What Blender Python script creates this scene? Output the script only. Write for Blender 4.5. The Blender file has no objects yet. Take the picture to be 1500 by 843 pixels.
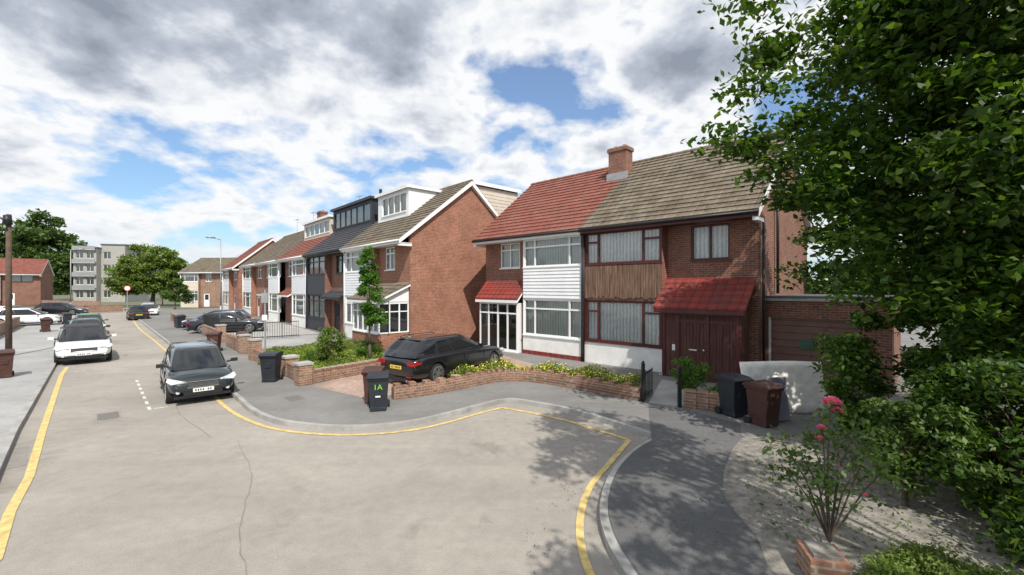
import bpy, bmesh, math, random
import numpy as np
from mathutils import Vector, Matrix
random.seed(7)
scene = bpy.context.scene
COL = scene.collection
H_CAM = 3.1
SUN_EL = math.radians(49); sh = Vector((.31, -.951)).normalized()
SUNV = Vector((sh.x*math.cos(SUN_EL), sh.y*math.cos(SUN_EL), math.sin(SUN_EL)))

# ------------------------------------------------------------------ materials
def _mat(name):
    m = bpy.data.materials.new(name); m.use_nodes = True
    nt = m.node_tree; b = nt.nodes["Principled BSDF"]
    return m, nt, b
def c4(c): return (c[0], c[1], c[2], 1)
def N(nt, t, **kw):
    n = nt.nodes.new(t)
    for k, v in kw.items(): setattr(n, k, v)
    return n
def noise(nt, vec, scale, detail=6, rough=.6, dist=0):
    n = N(nt, 'ShaderNodeTexNoise'); n.inputs['Scale'].default_value = scale
    n.inputs['Detail'].default_value = detail; n.inputs['Roughness'].default_value = rough
    n.inputs['Distortion'].default_value = dist
    if vec is not None: nt.links.new(vec, n.inputs['Vector'])
    return n
def ramp(nt, fac, stops):
    r = N(nt, 'ShaderNodeValToRGB'); el = r.color_ramp.elements
    while len(el) < len(stops): el.new(.5)
    for e, (p, c) in zip(el, stops):
        e.position = p; e.color = c4(c) if hasattr(c, '__len__') else (c, c, c, 1)
    nt.links.new(fac, r.inputs[0]); return r
def mix(nt, fac, a, b, mode='MIX'):
    m = N(nt, 'ShaderNodeMix', data_type='RGBA', blend_type=mode)
    for sock, v in ((m.inputs[0], fac), (m.inputs[6], a), (m.inputs[7], b)):
        if isinstance(v, (int, float)): sock.default_value = v
        elif isinstance(v, tuple): sock.default_value = c4(v)
        else: nt.links.new(v, sock)
    return m.outputs[2]
def math_n(nt, op, a, b=None, c=None, clamp=False):
    m = N(nt, 'ShaderNodeMath', operation=op); m.use_clamp = clamp
    for i, v in enumerate((a, b, c)):
        if v is None: continue
        if isinstance(v, (int, float)): m.inputs[i].default_value = v
        else: nt.links.new(v, m.inputs[i])
    return m.outputs[0]
def bump(nt, b, h, strength=.3, dist=.02):
    n = N(nt, 'ShaderNodeBump'); n.inputs['Strength'].default_value = strength
    n.inputs['Distance'].default_value = dist
    nt.links.new(h, n.inputs['Height']); nt.links.new(n.outputs[0], b.inputs['Normal'])

def mat(name, col, rough=.7, var=.15, scale=3., bmp=0, bscale=40., metal=0, coat=0, spec=.4):
    m, nt, b = _mat(name)
    tc = N(nt, 'ShaderNodeTexCoord').outputs['Object']
    n = noise(nt, tc, scale, 8, .65)
    lo = tuple(max(0, c*(1-var)) for c in col); hi = tuple(min(1, c*(1+var)) for c in col)
    r = ramp(nt, n.outputs[0], [(.3, lo), (.7, hi)])
    nt.links.new(r.outputs[0], b.inputs['Base Color'])
    b.inputs['Roughness'].default_value = rough; b.inputs['Metallic'].default_value = metal
    b.inputs['Coat Weight'].default_value = coat; b.inputs['Coat Roughness'].default_value = .05
    b.inputs['Specular IOR Level'].default_value = spec
    if bmp:
        n2 = noise(nt, tc, bscale, 4); bump(nt, b, n2.outputs[0], bmp, .02)
    return m

def wallvec(nt, sx=1., sy=1.):
    tc = N(nt, 'ShaderNodeTexCoord').outputs['Object']
    s = N(nt, 'ShaderNodeSeparateXYZ'); nt.links.new(tc, s.inputs[0])
    a = math_n(nt, 'ADD', s.outputs[0], s.outputs[1])
    c = N(nt, 'ShaderNodeCombineXYZ')
    nt.links.new(math_n(nt, 'MULTIPLY', a, sx), c.inputs[0]); nt.links.new(math_n(nt, 'MULTIPLY', s.outputs[2], sy), c.inputs[1])
    return c.outputs[0], tc, s

def brick_mat(name, c1, c2, mortar, ms=.010, flat=False):
    m, nt, b = _mat(name)
    v, tc, s = wallvec(nt)
    if flat:
        mp = N(nt, 'ShaderNodeMapping'); nt.links.new(tc, mp.inputs[0]); mp.inputs['Rotation'].default_value = (0, 0, .6); v = mp.outputs[0]
    br = N(nt, 'ShaderNodeTexBrick'); nt.links.new(v, br.inputs['Vector'])
    br.inputs['Color1'].default_value = c4(c1); br.inputs['Color2'].default_value = c4(c2)
    br.inputs['Mortar'].default_value = c4(mortar); br.inputs['Scale'].default_value = 1
    br.inputs['Mortar Size'].default_value = ms; br.inputs['Mortar Smooth'].default_value = .3
    br.inputs['Brick Width'].default_value = .225; br.inputs['Row Height'].default_value = .11 if flat else .075
    br.inputs['Bias'].default_value = 0
    n = noise(nt, tc, 1.3, 8, .7)
    r = ramp(nt, n.outputs[0], [(.3, .72), (.7, 1.15)])
    n3 = noise(nt, tc, 9., 3, .6)
    r3 = ramp(nt, n3.outputs[0], [(.3, .78), (.7, 1.16)])
    col = mix(nt, 1., br.outputs[0], r.outputs[0], 'MULTIPLY')
    col = mix(nt, 1., col, r3.outputs[0], 'MULTIPLY')
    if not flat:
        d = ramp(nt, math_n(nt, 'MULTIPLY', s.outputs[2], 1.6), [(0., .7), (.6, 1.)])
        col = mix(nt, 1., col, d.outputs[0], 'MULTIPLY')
    nt.links.new(col, b.inputs['Base Color']); b.inputs['Roughness'].default_value = .9
    bump(nt, b, br.outputs['Fac'], -.5, .01)
    return m

def tile_mat(name, c1, c2, lich, ltam=.5):
    m, nt, b = _mat(name)
    v, tc, s = wallvec(nt)
    sc = N(nt, 'ShaderNodeCombineXYZ'); nt.links.new(s.outputs[0], sc.inputs[0]); nt.links.new(s.outputs[2], sc.inputs[1])
    br = N(nt, 'ShaderNodeTexBrick'); nt.links.new(sc.outputs[0], br.inputs['Vector'])
    br.offset = .0
    br.inputs['Color1'].default_value = c4(c1); br.inputs['Color2'].default_value = c4(c2)
    br.inputs['Mortar'].default_value = c4(tuple(x*.35 for x in c1)); br.inputs['Scale'].default_value = 1
    br.inputs['Mortar Size'].default_value = .012; br.inputs['Brick Width'].default_value = .30
    br.inputs['Row Height'].default_value = .2
    n = noise(nt, tc, 1.6, 9, .7); r = ramp(nt, n.outputs[0], [(.42, 0.), (.62, ltam)])
    col = mix(nt, r.outputs[0], br.outputs[0], lich)
    n2 = noise(nt, tc, 14, 5, .7); r2 = ramp(nt, n2.outputs[0], [(.3, .7), (.7, 1.2)])
    col = mix(nt, 1., col, r2.outputs[0], 'MULTIPLY')
    nt.links.new(col, b.inputs['Base Color']); b.inputs['Roughness'].default_value = .85
    w = N(nt, 'ShaderNodeTexWave'); w.bands_direction = 'X'; w.inputs['Scale'].default_value = 1.04
    w.inputs['Distortion'].default_value = 0; nt.links.new(tc, w.inputs['Vector'])
    bump(nt, b, w.outputs[1], .6, .03)
    return m

def asphalt_mat(name, base, dark, var=.12, crack=.5, stain=.5, grit=.15, spots=()):
    m, nt, b = _mat(name)
    tc = N(nt, 'ShaderNodeTexCoord').outputs['Object']
    n1 = noise(nt, tc, .35, 8, .62, .4); r1 = ramp(nt, n1.outputs[0], [(.32, tuple(x*(1-var*1.4) for x in base)), (.68, tuple(x*(1+var) for x in base))])
    n2 = noise(nt, tc, 60, 3, .8); r2 = ramp(nt, n2.outputs[0], [(.3, 1-grit), (.7, 1+grit)])
    col = mix(nt, 1., r1.outputs[0], r2.outputs[0], 'MULTIPLY')
    nm = noise(nt, tc, 5, 5, .7); rm = ramp(nt, nm.outputs[0], [(.3, .90), (.7, 1.08)])
    col = mix(nt, 1., col, rm.outputs[0], 'MULTIPLY')
    mp = N(nt, 'ShaderNodeMapping'); nt.links.new(tc, mp.inputs[0]); mp.inputs['Rotation'].default_value = (0, 0, .81); mp.inputs['Scale'].default_value = (.12, 1.3, 1)
    ns = noise(nt, mp.outputs[0], 1., 6, .6); rs = ramp(nt, ns.outputs[0], [(.35, .93), (.65, 1.06)])
    col = mix(nt, 1., col, rs.outputs[0], 'MULTIPLY')
    n3 = noise(nt, tc, .55, 9, .75, .8)
    f3 = n3.outputs[0]
    for (cx, cy, r_) in spots:
        d = N(nt, 'ShaderNodeVectorMath', operation='DISTANCE'); nt.links.new(tc, d.inputs[0]); d.inputs[1].default_value = (cx, cy, 0)
        mr = N(nt, 'ShaderNodeMapRange'); mr.interpolation_type = 'SMOOTHSTEP'; nt.links.new(d.outputs[1], mr.inputs[0]); mr.inputs[1].default_value = r_; mr.inputs[2].default_value = 0; mr.inputs[3].default_value = 0; mr.inputs[4].default_value = .18
        f3 = math_n(nt, 'ADD', f3, mr.outputs[0])
    r3 = ramp(nt, f3, [(.57, 0.), (.75, stain)])
    col = mix(nt, r3.outputs[0], col, dark)
    off = N(nt, 'ShaderNodeVectorMath', operation='ADD')
    nd = noise(nt, tc, 1.7, 6, .6); nt.links.new(tc, off.inputs[0]); nt.links.new(nd.outputs['Color'], off.inputs[1])
    vo = N(nt, 'ShaderNodeTexVoronoi', feature='DISTANCE_TO_EDGE'); vo.inputs['Scale'].default_value = .3
    nt.links.new(off.outputs[0], vo.inputs['Vector'])
    rc = ramp(nt, vo.outputs[0], [(.001, crack), (.005, 0.)])
    nb = noise(nt, tc, .8, 3); rb = ramp(nt, nb.outputs[0], [(.5, 0.), (.62, 1.)])
    cf = math_n(nt, 'MULTIPLY', rc.outputs[0], rb.outputs[0])
    col = mix(nt, cf, col, tuple(x*.45 for x in base))
    nt.links.new(col, b.inputs['Base Color']); b.inputs['Roughness'].default_value = .9
    b.inputs['Specular IOR Level'].default_value = .25
    nb2 = noise(nt, tc, 90, 3); bump(nt, b, nb2.outputs[0], .35, .01)
    return m

def leaf_mat(name, dark, light, trans=.35, yellow=None):
    m, nt, b = _mat(name)
    g = N(nt, 'ShaderNodeNewGeometry')
    stops = [(0., dark), (.65, light)] + ([(1., yellow)] if yellow else [(1., tuple(x*1.2 for x in light))])
    r = ramp(nt, g.outputs['Random Per Island'], stops)
    tc = N(nt, 'ShaderNodeTexCoord').outputs['Object']
    n = noise(nt, tc, .9, 4); rn = ramp(nt, n.outputs[0], [(.3, .6), (.7, 1.35)])
    col = mix(nt, 1., r.outputs[0], rn.outputs[0], 'MULTIPLY')
    nt.links.new(col, b.inputs['Base Color']); b.inputs['Roughness'].default_value = .5
    b.inputs['Specular IOR Level'].default_value = .35
    t = N(nt, 'ShaderNodeBsdfTranslucent')
    tcol = mix(nt, 1., col, (1.6, 1.7, .45), 'MULTIPLY'); nt.links.new(tcol, t.inputs[0])
    ms = N(nt, 'ShaderNodeMixShader'); ms.inputs[0].default_value = trans
    nt.links.new(b.outputs[0], ms.inputs[1]); nt.links.new(t.outputs[0], ms.inputs[2])
    nt.links.new(ms.outputs[0], nt.nodes['Material Output'].inputs[0])
    return m

def glass_mat(name):
    m, nt, b = _mat(name)
    lw = N(nt, 'ShaderNodeFresnel'); lw.inputs[0].default_value = 1.55
    f = math_n(nt, 'MULTIPLY_ADD', lw.outputs[0], 1.0, .03, True)
    t = N(nt, 'ShaderNodeBsdfTransparent'); t.inputs[0].default_value = (.95, .97, .96, 1)
    g = N(nt, 'ShaderNodeBsdfGlossy'); g.inputs['Roughness'].default_value = .02
    tc = N(nt, 'ShaderNodeTexCoord').outputs['Object']; n = noise(nt, tc, .8, 1)
    bp = N(nt, 'ShaderNodeBump'); bp.inputs['Strength'].default_value = .05; nt.links.new(n.outputs[0], bp.inputs['Height']); nt.links.new(bp.outputs[0], g.inputs['Normal'])
    ms = N(nt, 'ShaderNodeMixShader'); nt.links.new(f, ms.inputs[0]); nt.links.new(t.outputs[0], ms.inputs[1]); nt.links.new(g.outputs[0], ms.inputs[2])
    nt.links.new(ms.outputs[0], nt.nodes['Material Output'].inputs[0])
    return m

def curtain_mat(name, col, lace=.35, lo=.55):
    m, nt, b = _mat(name)
    v, tc, s = wallvec(nt)
    w = N(nt, 'ShaderNodeTexWave'); w.bands_direction = 'X'; w.inputs['Scale'].default_value = 2.2  # wave bands paint the shading of vertical folds into the cloth colour
    w.inputs['Distortion'].default_value = 1.5; w.inputs['Detail'].default_value = 2; nt.links.new(v, w.inputs['Vector'])
    n = noise(nt, tc, 16, 4); f = mix(nt, lace, w.outputs[0], n.outputs[0])
    r = ramp(nt, f, [(.25, tuple(x*lo for x in col)), (.7, col)])
    nt.links.new(r.outputs[0], b.inputs['Base Color']); b.inputs['Roughness'].default_value = .9
    return m

def plank_mat(name, col, col2):
    m, nt, b = _mat(name)
    v, tc, s = wallvec(nt)
    mp = N(nt, 'ShaderNodeMapping'); nt.links.new(v, mp.inputs[0]); mp.inputs['Scale'].default_value = (14, 1.1, 1)
    n = noise(nt, mp.outputs[0], 1., 6, .7, .3)
    r = ramp(nt, n.outputs[0], [(.3, col), (.55, col2), (.72, tuple(min(1, x*1.7) for x in col2))])
    nt.links.new(r.outputs[0], b.inputs['Base Color']); b.inputs['Roughness'].default_value = .85
    return m

M = {}
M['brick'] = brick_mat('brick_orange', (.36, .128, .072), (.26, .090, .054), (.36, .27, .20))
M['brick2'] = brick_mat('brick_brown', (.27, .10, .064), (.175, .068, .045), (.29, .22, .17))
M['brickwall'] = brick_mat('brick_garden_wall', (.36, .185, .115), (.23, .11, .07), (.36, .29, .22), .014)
M['tile_brown'] = tile_mat('roof_tile_brown', (.125, .096, .066), (.18, .14, .097), (.25, .22, .16), .55)
M['tile_red'] = tile_mat('roof_tile_red', (.28, .08, .055), (.20, .06, .042), (.29, .15, .11), .4)
M['tile_red2'] = tile_mat('roof_tile_bright_red', (.32, .045, .032), (.24, .036, .026), (.10, .05, .045), .55)
M['slate'] = tile_mat('roof_slate', (.045, .047, .055), (.065, .067, .075), (.09, .09, .10), .4)
M['white'] = mat('white_upvc', (.80, .80, .79), .35, .05, 2)
M['white_clad'] = mat('white_cladding', (.77, .78, .79), .5, .07, 1.5)
M['render'] = mat('painted_render', (.78, .77, .73), .85, .12, 2.2, .2, 30)
M['cream'] = mat('cream_paint', (.62, .55, .46), .6, .1)
M['black'] = mat('black_plastic', (.018, .018, .02), .45, .2)
M['blackclad'] = mat('black_cladding', (.03, .033, .042), .5, .2)
M['brown'] = mat('maroon_timber', (.085, .018, .016), .45, .3, 6)
M['brown2'] = plank_mat('brown_door_planks', (.055, .016, .013), (.10, .04, .032))
M['weather'] = plank_mat('weathered_planks', (.055, .03, .022), (.20, .12, .08))
M['glass'] = glass_mat('window_glass')
M['curtain'] = curtain_mat('net_curtain', (.9, .91, .92), .6, .55)
M['blind'] = curtain_mat('blind_cloth', (.62, .66, .63), .35, .75)
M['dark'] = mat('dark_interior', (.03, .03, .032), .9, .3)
M['lead'] = mat('lead_flashing', (.32, .33, .35), .5, .2)
M['felt'] = mat('roofing_felt', (.11, .11, .12), .85, .25)
M['grey'] = mat('grey_metal', (.33, .34, .35), .45, .12, metal=.3)
M['garage'] = mat('garage_door_paint', (.17, .085, .06), .5, .2, 3)
M['concrete'] = mat('concrete', (.38, .37, .35), .9, .18, 2, .3, 60)
M['kerb'] = mat('kerb_stone', (.33, .32, .30), .85, .3, 1.7, .3, 60)
M['yellow'] = mat('yellow_road_paint', (.58, .44, .175), .8, .3, 7.)
M['wline'] = mat('white_road_paint', (.58, .58, .56), .8, .3, 9.)
M['road'] = asphalt_mat('road_asphalt', (.325, .297, .26), (.13, .11, .09), .11, .4, .5, .24, [(-9.3, 8.2, 1.6), (-8.4, 7.0, 1.2), (-.5, 8.6, 1.0), (-9.6, 10, 1.1)])
M['patch'] = asphalt_mat('road_repair', (.26, .24, .215), (.14, .12, .11), .12, .2, .4, .25)
M['seam'] = mat('tar_seam', (.22, .20, .175), .8, .3, 3)
M['pave'] = asphalt_mat('pavement_asphalt', (.21, .205, .195), (.13, .12, .11), .14, .4, .4, .22)
M['pavel'] = asphalt_mat('pavement_concrete', (.35, .345, .335), (.2, .19, .18), .13, .5, .4, .12)
M['tarm'] = asphalt_mat('new_tarmac', (.13, .13, .13), (.09, .09, .09), .12, .3, .3, .27)
M['pink'] = brick_mat('block_paving', (.44, .32, .25), (.37, .26, .21), (.28, .21, .17), .006, True)
M['dirt'] = mat('gravel_dirt', (.25, .23, .20), .95, .5, 6, .8, 50)
M['grass'] = mat('grass_ground', (.10, .14, .035), .95, .4, 4, .6, 60)
M['earth'] = mat('ground_earth', (.13, .14, .085), .95, .3, .08)
M['bark'] = mat('bark', (.10, .075, .055), .95, .35, 9, .8, 30)
M['manhole'] = mat('manhole_iron', (.17, .16, .145), .6, .3, 20, .6, 60)
M['mattress'] = mat('mattress_fabric', (.83, .80, .74), .9, .14, 4, .4, 18)
M['purple'] = mat('mauve_board', (.26, .24, .31), .8, .15)
M['glass_car'] = mat('car_glass', (.012, .014, .016), .04, .1, spec=.7)
M['tyre'] = mat('tyre_rubber', (.022, .022, .022), .85, .2)
M['alloy'] = mat('alloy_wheel', (.45, .46, .47), .3, .1, metal=.8)
M['chrome'] = mat('chrome', (.6, .61, .62), .15, .05, metal=1)
M['lamp'] = mat('headlamp', (.55, .58, .6), .08, .1, coat=1)
M['red'] = mat('tail_light', (.35, .01, .01), .15, .1, coat=1)
M['plate_w'] = mat('plate_white', (.75, .75, .72), .4, .03)
M['plate_y'] = mat('plate_yellow', (.72, .55, .08), .4, .03)
M['binblack'] = mat('bin_black', (.022, .027, .034), .5, .25, 4)
M['binbrown'] = mat('bin_brown', (.075, .032, .025), .5, .25, 4)
M['green'] = mat('green_paint', (.25, .60, .06), .5, .15)
M['dgreen'] = mat('dull_green_sign', (.06, .13, .09), .6, .2)
M['post'] = mat('timber_pole', (.10, .07, .05), .9, .3, 6)
M['stone'] = mat('flats_render', (.36, .35, .32), .9, .12)
M['orange'] = mat('clay_pot', (.4, .15, .08), .8, .15)
M['rose'] = mat('rose_petal', (.88, .20, .32), .5, .25, 20)
M['litter'] = mat('dead_leaves', (.16, .11, .06), .9, .6, 20)
M['yflower'] = mat('yellow_flowers', (.68, .60, .06), .6, .2)
M['leaf_dark'] = leaf_mat('leaf_dark', (.020, .055, .009), (.062, .125, .016), .38, (.13, .20, .03))
M['leaf_mid'] = leaf_mat('leaf_mid', (.045, .09, .018), (.085, .15, .03), .3, (.13, .18, .04))
M['leaf_light'] = leaf_mat('leaf_light', (.08, .13, .025), (.16, .22, .045), .3)
M['leaf_young'] = leaf_mat('leaf_young', (.055, .13, .015), (.09, .19, .025), .35)
M['leaf_far'] = leaf_mat('leaf_far', (.04, .08, .02), (.085, .135, .035), .25)
M['grassblade'] = leaf_mat('grass_blades', (.10, .16, .02), (.19, .26, .04), .3, (.36, .36, .09))

# ------------------------------------------------------------------ builder
class MB:
    def __init__(s): s.v = []; s.f = []; s.m = []; s.mats = []
    def mi(s, m):
        m = M[m] if isinstance(m, str) else m
        if m not in s.mats: s.mats.append(m)
        return s.mats.index(m)
    def add(s, vs, fs, m):
        o = len(s.v); s.v += [tuple(p) for p in vs]; k = s.mi(m)
        for f in fs: s.f.append([i+o for i in f]); s.m.append(k)
    def box(s, x0, x1, y0, y1, z0, z1, m, mtx=None):
        x0, x1 = min(x0, x1), max(x0, x1); y0, y1 = min(y0, y1), max(y0, y1); z0, z1 = min(z0, z1), max(z0, z1)
        vs = [(x0,y0,z0),(x1,y0,z0),(x1,y1,z0),(x0,y1,z0),(x0,y0,z1),(x1,y0,z1),(x1,y1,z1),(x0,y1,z1)]
        if mtx is not None: vs = [mtx @ Vector(p) for p in vs]
        s.add(vs, [(0,3,2,1),(4,5,6,7),(0,1,5,4),(1,2,6,5),(2,3,7,6),(3,0,4,7)], m)
    def prism_x(s, poly, x0, x1, m):
        n = len(poly); vs = [(x0, y, z) for y, z in poly]+[(x1, y, z) for y, z in poly]
        fs = [tuple(range(n)), tuple(range(2*n-1, n-1, -1))]+[(i, i+n, (i+1) % n+n, (i+1) % n) for i in range(n)]
        s.add(vs, fs, m)
    def cyl(s, p0, p1, r0, r1=None, n=10, m='grey', caps=True):
        r1 = r0 if r1 is None else r1; p0 = Vector(p0); p1 = Vector(p1); d = (p1-p0)
        if d.length < 1e-6: return
        d.normalize(); a = d.orthogonal().normalized(); b = d.cross(a)
        vs = []
        for p, r in ((p0, r0), (p1, r1)):
            for i in range(n):
                t = 2*math.pi*i/n; vs.append(p+a*math.cos(t)*r+b*math.sin(t)*r)
        fs = [(i, (i+1) % n, (i+1) % n+n, i+n) for i in range(n)]
        if caps: fs += [tuple(range(n-1, -1, -1)), tuple(range(n, 2*n))]
        s.add(vs, fs, m)
    def wall(s, x0, x1, z0, z1, y, holes, m, th=.13, rm=None):
        xs = sorted(set([x0, x1]+[h[0] for h in holes]+[h[1] for h in holes]))
        zs = sorted(set([z0, z1]+[h[2] for h in holes]+[h[3] for h in holes]))
        for i in range(len(xs)-1):
            for j in range(len(zs)-1):
                cx = (xs[i]+xs[i+1])/2; cz = (zs[j]+zs[j+1])/2
                if any(h[0] < cx < h[1] and h[2] < cz < h[3] for h in holes): continue
                s.add([(xs[i],y,zs[j]),(xs[i+1],y,zs[j]),(xs[i+1],y,zs[j+1]),(xs[i],y,zs[j+1])], [(0,1,2,3)], m)
        for a, b, c, d in holes:
            for q in ([(a,y,c),(b,y,c),(b,y+th,c),(a,y+th,c)], [(a,y,d),(a,y+th,d),(b,y+th,d),(b,y,d)],
                      [(a,y,c),(a,y+th,c),(a,y+th,d),(a,y,d)], [(b,y,c),(b,y,d),(b,y+th,d),(b,y+th,c)]):
                s.add(q, [(0,1,2,3)], rm or m)
    def obj(s, name, parent=None, smooth=False, bevel=0, split=0):
        if not s.f: return None
        me = bpy.data.meshes.new(name); me.from_pydata(s.v, [], s.f)
        for m in s.mats: me.materials.append(m)
        me.polygons.foreach_set('material_index', s.m)
        if smooth: me.polygons.foreach_set('use_smooth', [True]*len(s.f))
        me.update(); o = bpy.data.objects.new(name, me); COL.objects.link(o)
        if parent: o.parent = parent
        if bevel:
            md = o.modifiers.new('bev', 'BEVEL'); md.width = bevel; md.segments = 2; md.limit_method = 'ANGLE'
        if split:
            md = o.modifiers.new('es', 'EDGE_SPLIT'); md.split_angle = math.radians(split)
        return o
def empty(name, loc=(0,0,0), rz=0, sc=1):
    e = bpy.data.objects.new(name, None); COL.objects.link(e)
    e.location = loc; e.rotation_euler = (0, 0, rz); e.scale = (sc, sc, sc); e.empty_display_size = .3
    return e

# ------------------------------------------------------------------ ground
def catmull(pts, n=6):
    P = [Vector(p) for p in pts]; P = [P[0]*2-P[1]]+P+[P[-1]*2-P[-2]]; out = []
    for i in range(1, len(P)-2):
        for k in range(n):
            t = k/n
            out.append(.5*((2*P[i])+(-P[i-1]+P[i+1])*t+(2*P[i-1]-5*P[i]+4*P[i+1]-P[i+2])*t*t+(-P[i-1]+3*P[i]-3*P[i+1]+P[i+2])*t**3))
    out.append(P[-2]); return out
def offset(pts, d):
    out = []
    for i, p in enumerate(pts):
        a = pts[max(0, i-1)]; b = pts[min(len(pts)-1, i+1)]; t = (b-a).normalized()
        out.append(p+Vector((-t.y, t.x))*d)
    return out
def ribbon(name, pts, w, z, m, parent=None, h=0):
    L = offset(pts, w/2); R = offset(pts, -w/2); mb = MB(); n = len(pts)
    vs = [(p.x, p.y, z) for p in L]+[(p.x, p.y, z) for p in R]
    fs = [(i, i+n, i+1+n, i+1) for i in range(n-1)]
    if h:
        vs += [(p.x, p.y, z-h) for p in L]+[(p.x, p.y, z-h) for p in R]
        fs += [(i+2*n, i, i+1, i+1+2*n) for i in range(n-1)]+[(i+n, i+3*n, i+1+3*n, i+1+n) for i in range(n-1)]
    mb.add(vs, fs, m); return mb.obj(name, parent)
def sheet(name, pts, z, m, h=0):
    from mathutils.geometry import tessellate_polygon
    P = [Vector((p[0], p[1], z)) for p in pts]; n = len(P)
    tris = tessellate_polygon([P]); mb = MB(); fs = []
    for t in tris:
        a, b, c = [P[i] for i in t]
        fs.append(tuple(t) if (b-a).cross(c-a).z > 0 else tuple(reversed(t)))
    vs = list(P)
    if h:
        vs += [Vector((p.x, p.y, z-h)) for p in P]; fs += [(i, (i+1) % n, (i+1) % n+n, i+n) for i in range(n)]
    mb.add(vs, fs, m); return mb.obj(name)

g = MB(); g.add([(-2500,-2500,-.03),(2500,-2500,-.03),(2500,2500,-.03),(-2500,2500,-.03)], [(0,1,2,3)], 'earth'); g.obj('ground')

kr_far = [Vector(p) for p in [(-52, 58.6), (-34.1, 40.0), (-21, 26.2), (-12, 16.7)]]
kr1 = catmull([(-9.2, 13.7), (-7.65, 12.1), (-6.56, 10.9), (-5.48, 10.0), (-4.49, 9.58), (-3.39, 9.44), (-2.29, 9.77), (-1.61, 10.34), (-.87, 11.1), (-.35, 11.62)], 6)
kr2 = catmull([(-.05, 11.75), (.35, 11.58), (1.35, 10.85), (2.05, 10.07), (2.67, 9.23), (2.85, 8.95)], 5)
kr3 = catmull([(2.82, 8.72), (2.19, 8.03), (1.61, 7.11), (1.24, 6.12), (1.13, 5.38), (1.18, 4.7), (1.35, 3.9), (1.9, 2.4), (3, 0), (5, -5), (7, -12)], 6)
KR = kr_far+kr1+kr2+kr3
KL = [Vector(p) for p in [(-58, 59.6), (-39.5, 39.9), (-17.4, 16.6), (-10.5, 9.28), (-8.4, 7.15)]]+catmull([(-7.2, 5.95), (-6.4, 4.9), (-6, 3.4), (-5.9, 0), (-5.9, -12)], 5)
road = [(p.x, p.y) for p in KR]+[(-5.9, -12)]+[(p.x, p.y) for p in reversed(KL)]+[(-75, 62), (-72, 68), (-40, 62)]
sheet('road', road, 0.0, 'road')
ZP = .10
sheet('pavement', [(p.x, p.y) for p in KR]+[(60, -12), (80, 110), (-20, 110), (-45, 62)], ZP, 'pave', .12)
sheet('pavement_left', [(p.x, p.y) for p in KL]+[(-60, -12), (-150, 40), (-110, 90), (-72, 61)], ZP, 'pavel', .12)
ribbon('kerb', offset(KR, .05), .11, ZP+.006, 'kerb', None, .12)
ribbon('kerb', offset(KL, -.05), .11, ZP+.006, 'kerb', None, .12)
yl = catmull([(-36, 41.5), (-27.5, 32.3), (-20.3, 24.9), (-12.3, 16.5), (-9.3, 13.4), (-7.84, 11.75), (-6.6, 10.55), (-5.45, 9.7), (-4.45, 9.3), (-3.32, 9.17), (-2.22, 9.45), (-1.5, 10.0), (-.8, 10.75), (-.27, 11.25)], 6)
yl2 = [Vector(p) for p in [(-.27, 11.25), (.45, 10.8), (1.22, 10.2), (1.85, 9.5), (2.38, 8.86)]]
yl3 = catmull([(2.38, 8.86), (1.72, 7.7), (1.25, 6.86), (.98, 6.12), (.84, 5.38), (.845, 4.70), (.97, 4.0), (1.5, 2.3), (2.6, -.2), (4.6, -5)], 6)
ribbon('yellow_line', yl, .10, .010, 'yellow'); ribbon('yellow_line', yl2, .10, .0105, 'yellow'); ribbon('yellow_line', yl3, .10, .011, 'yellow')
yll = [Vector(p) for p in [(-17.3, 17.0), (-15.98, 15.5), (-10.2, 9.5), (-7.9, 7.15), (-6.9, 6.0), (-5.86, 4.95), (-5.4, 4.0), (-5.3, 0)]]
ribbon('yellow_line', yll, .12, .010, 'yellow')
sheet('road_repair_patch', [(-9.9, 8.0), (-8.9, 7.1), (-8.45, 7.6), (-9.45, 8.55)], .004, 'patch')
rs_ = random.Random(3)
def seam(pts, w=.022):
    P = catmull(pts, 8); P = [p+Vector((rs_.uniform(-.02, .02), rs_.uniform(-.02, .02))) for p in P]; ribbon('road_seam', P, w, .005, 'seam')
seam([(-5.6, 8.9), (-4.3, 7.2), (-3.5, 5.6), (-2.6, 4.3), (-2.2, 3)], .013); seam([(-11.5, 14.7), (-8.6, 11.2), (-6.2, 9.0)], .013)
rd = Vector((-.69, .723)); rn_ = Vector((.723, .69))
mk = MB()
def dash(c, d, L, w, z=.006):
    c = Vector(c); d = d.normalized(); n = Vector((-d.y, d.x))
    q = [c-d*L/2-n*w/2, c+d*L/2-n*w/2, c+d*L/2+n*w/2, c-d*L/2+n*w/2]
    mk.add([(p.x, p.y, z) for p in q], [(0,1,2,3)], 'wline')
for i in range(7): dash(Vector((-9.3, 11.2))+rd*(i*.75), rd, .4, .07)
for i in range(3): dash(Vector((-9.15, 11.15))+rn_*(.15+i*.55), rn_, .3, .07)
for i in range(4): dash(Vector((-15.6, 16.5))-rn_*(i*.5), rn_, .3, .07)
mk.obj('parking_bay_marking')
def manhole(x, y, a, z, sx=.6, sy=.45):
    mb = MB(); mt = Matrix.Translation((x, y, z)) @ Matrix.Rotation(a, 4, 'Z')
    mb.box(-sx/2+.03, sx/2-.03, -sy/2+.03, sy/2-.03, -.01, .006, 'manhole', mt)
    for i in range(5): mb.box(-sx/2+.07, sx/2-.07, -sy/2+.07+i*.07, -sy/2+.09+i*.07, 0, .012, 'manhole', mt)
    mb.obj('manhole_cover')
manhole(-9.75, 10.55, -.8, 0, .75, .45); manhole(-5.9, 11.85, -.8, ZP); manhole(2.6, 12.2, .3, ZP, .5, .4); manhole(-7.75, 6.2, -.8, ZP, .5, .35)

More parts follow.
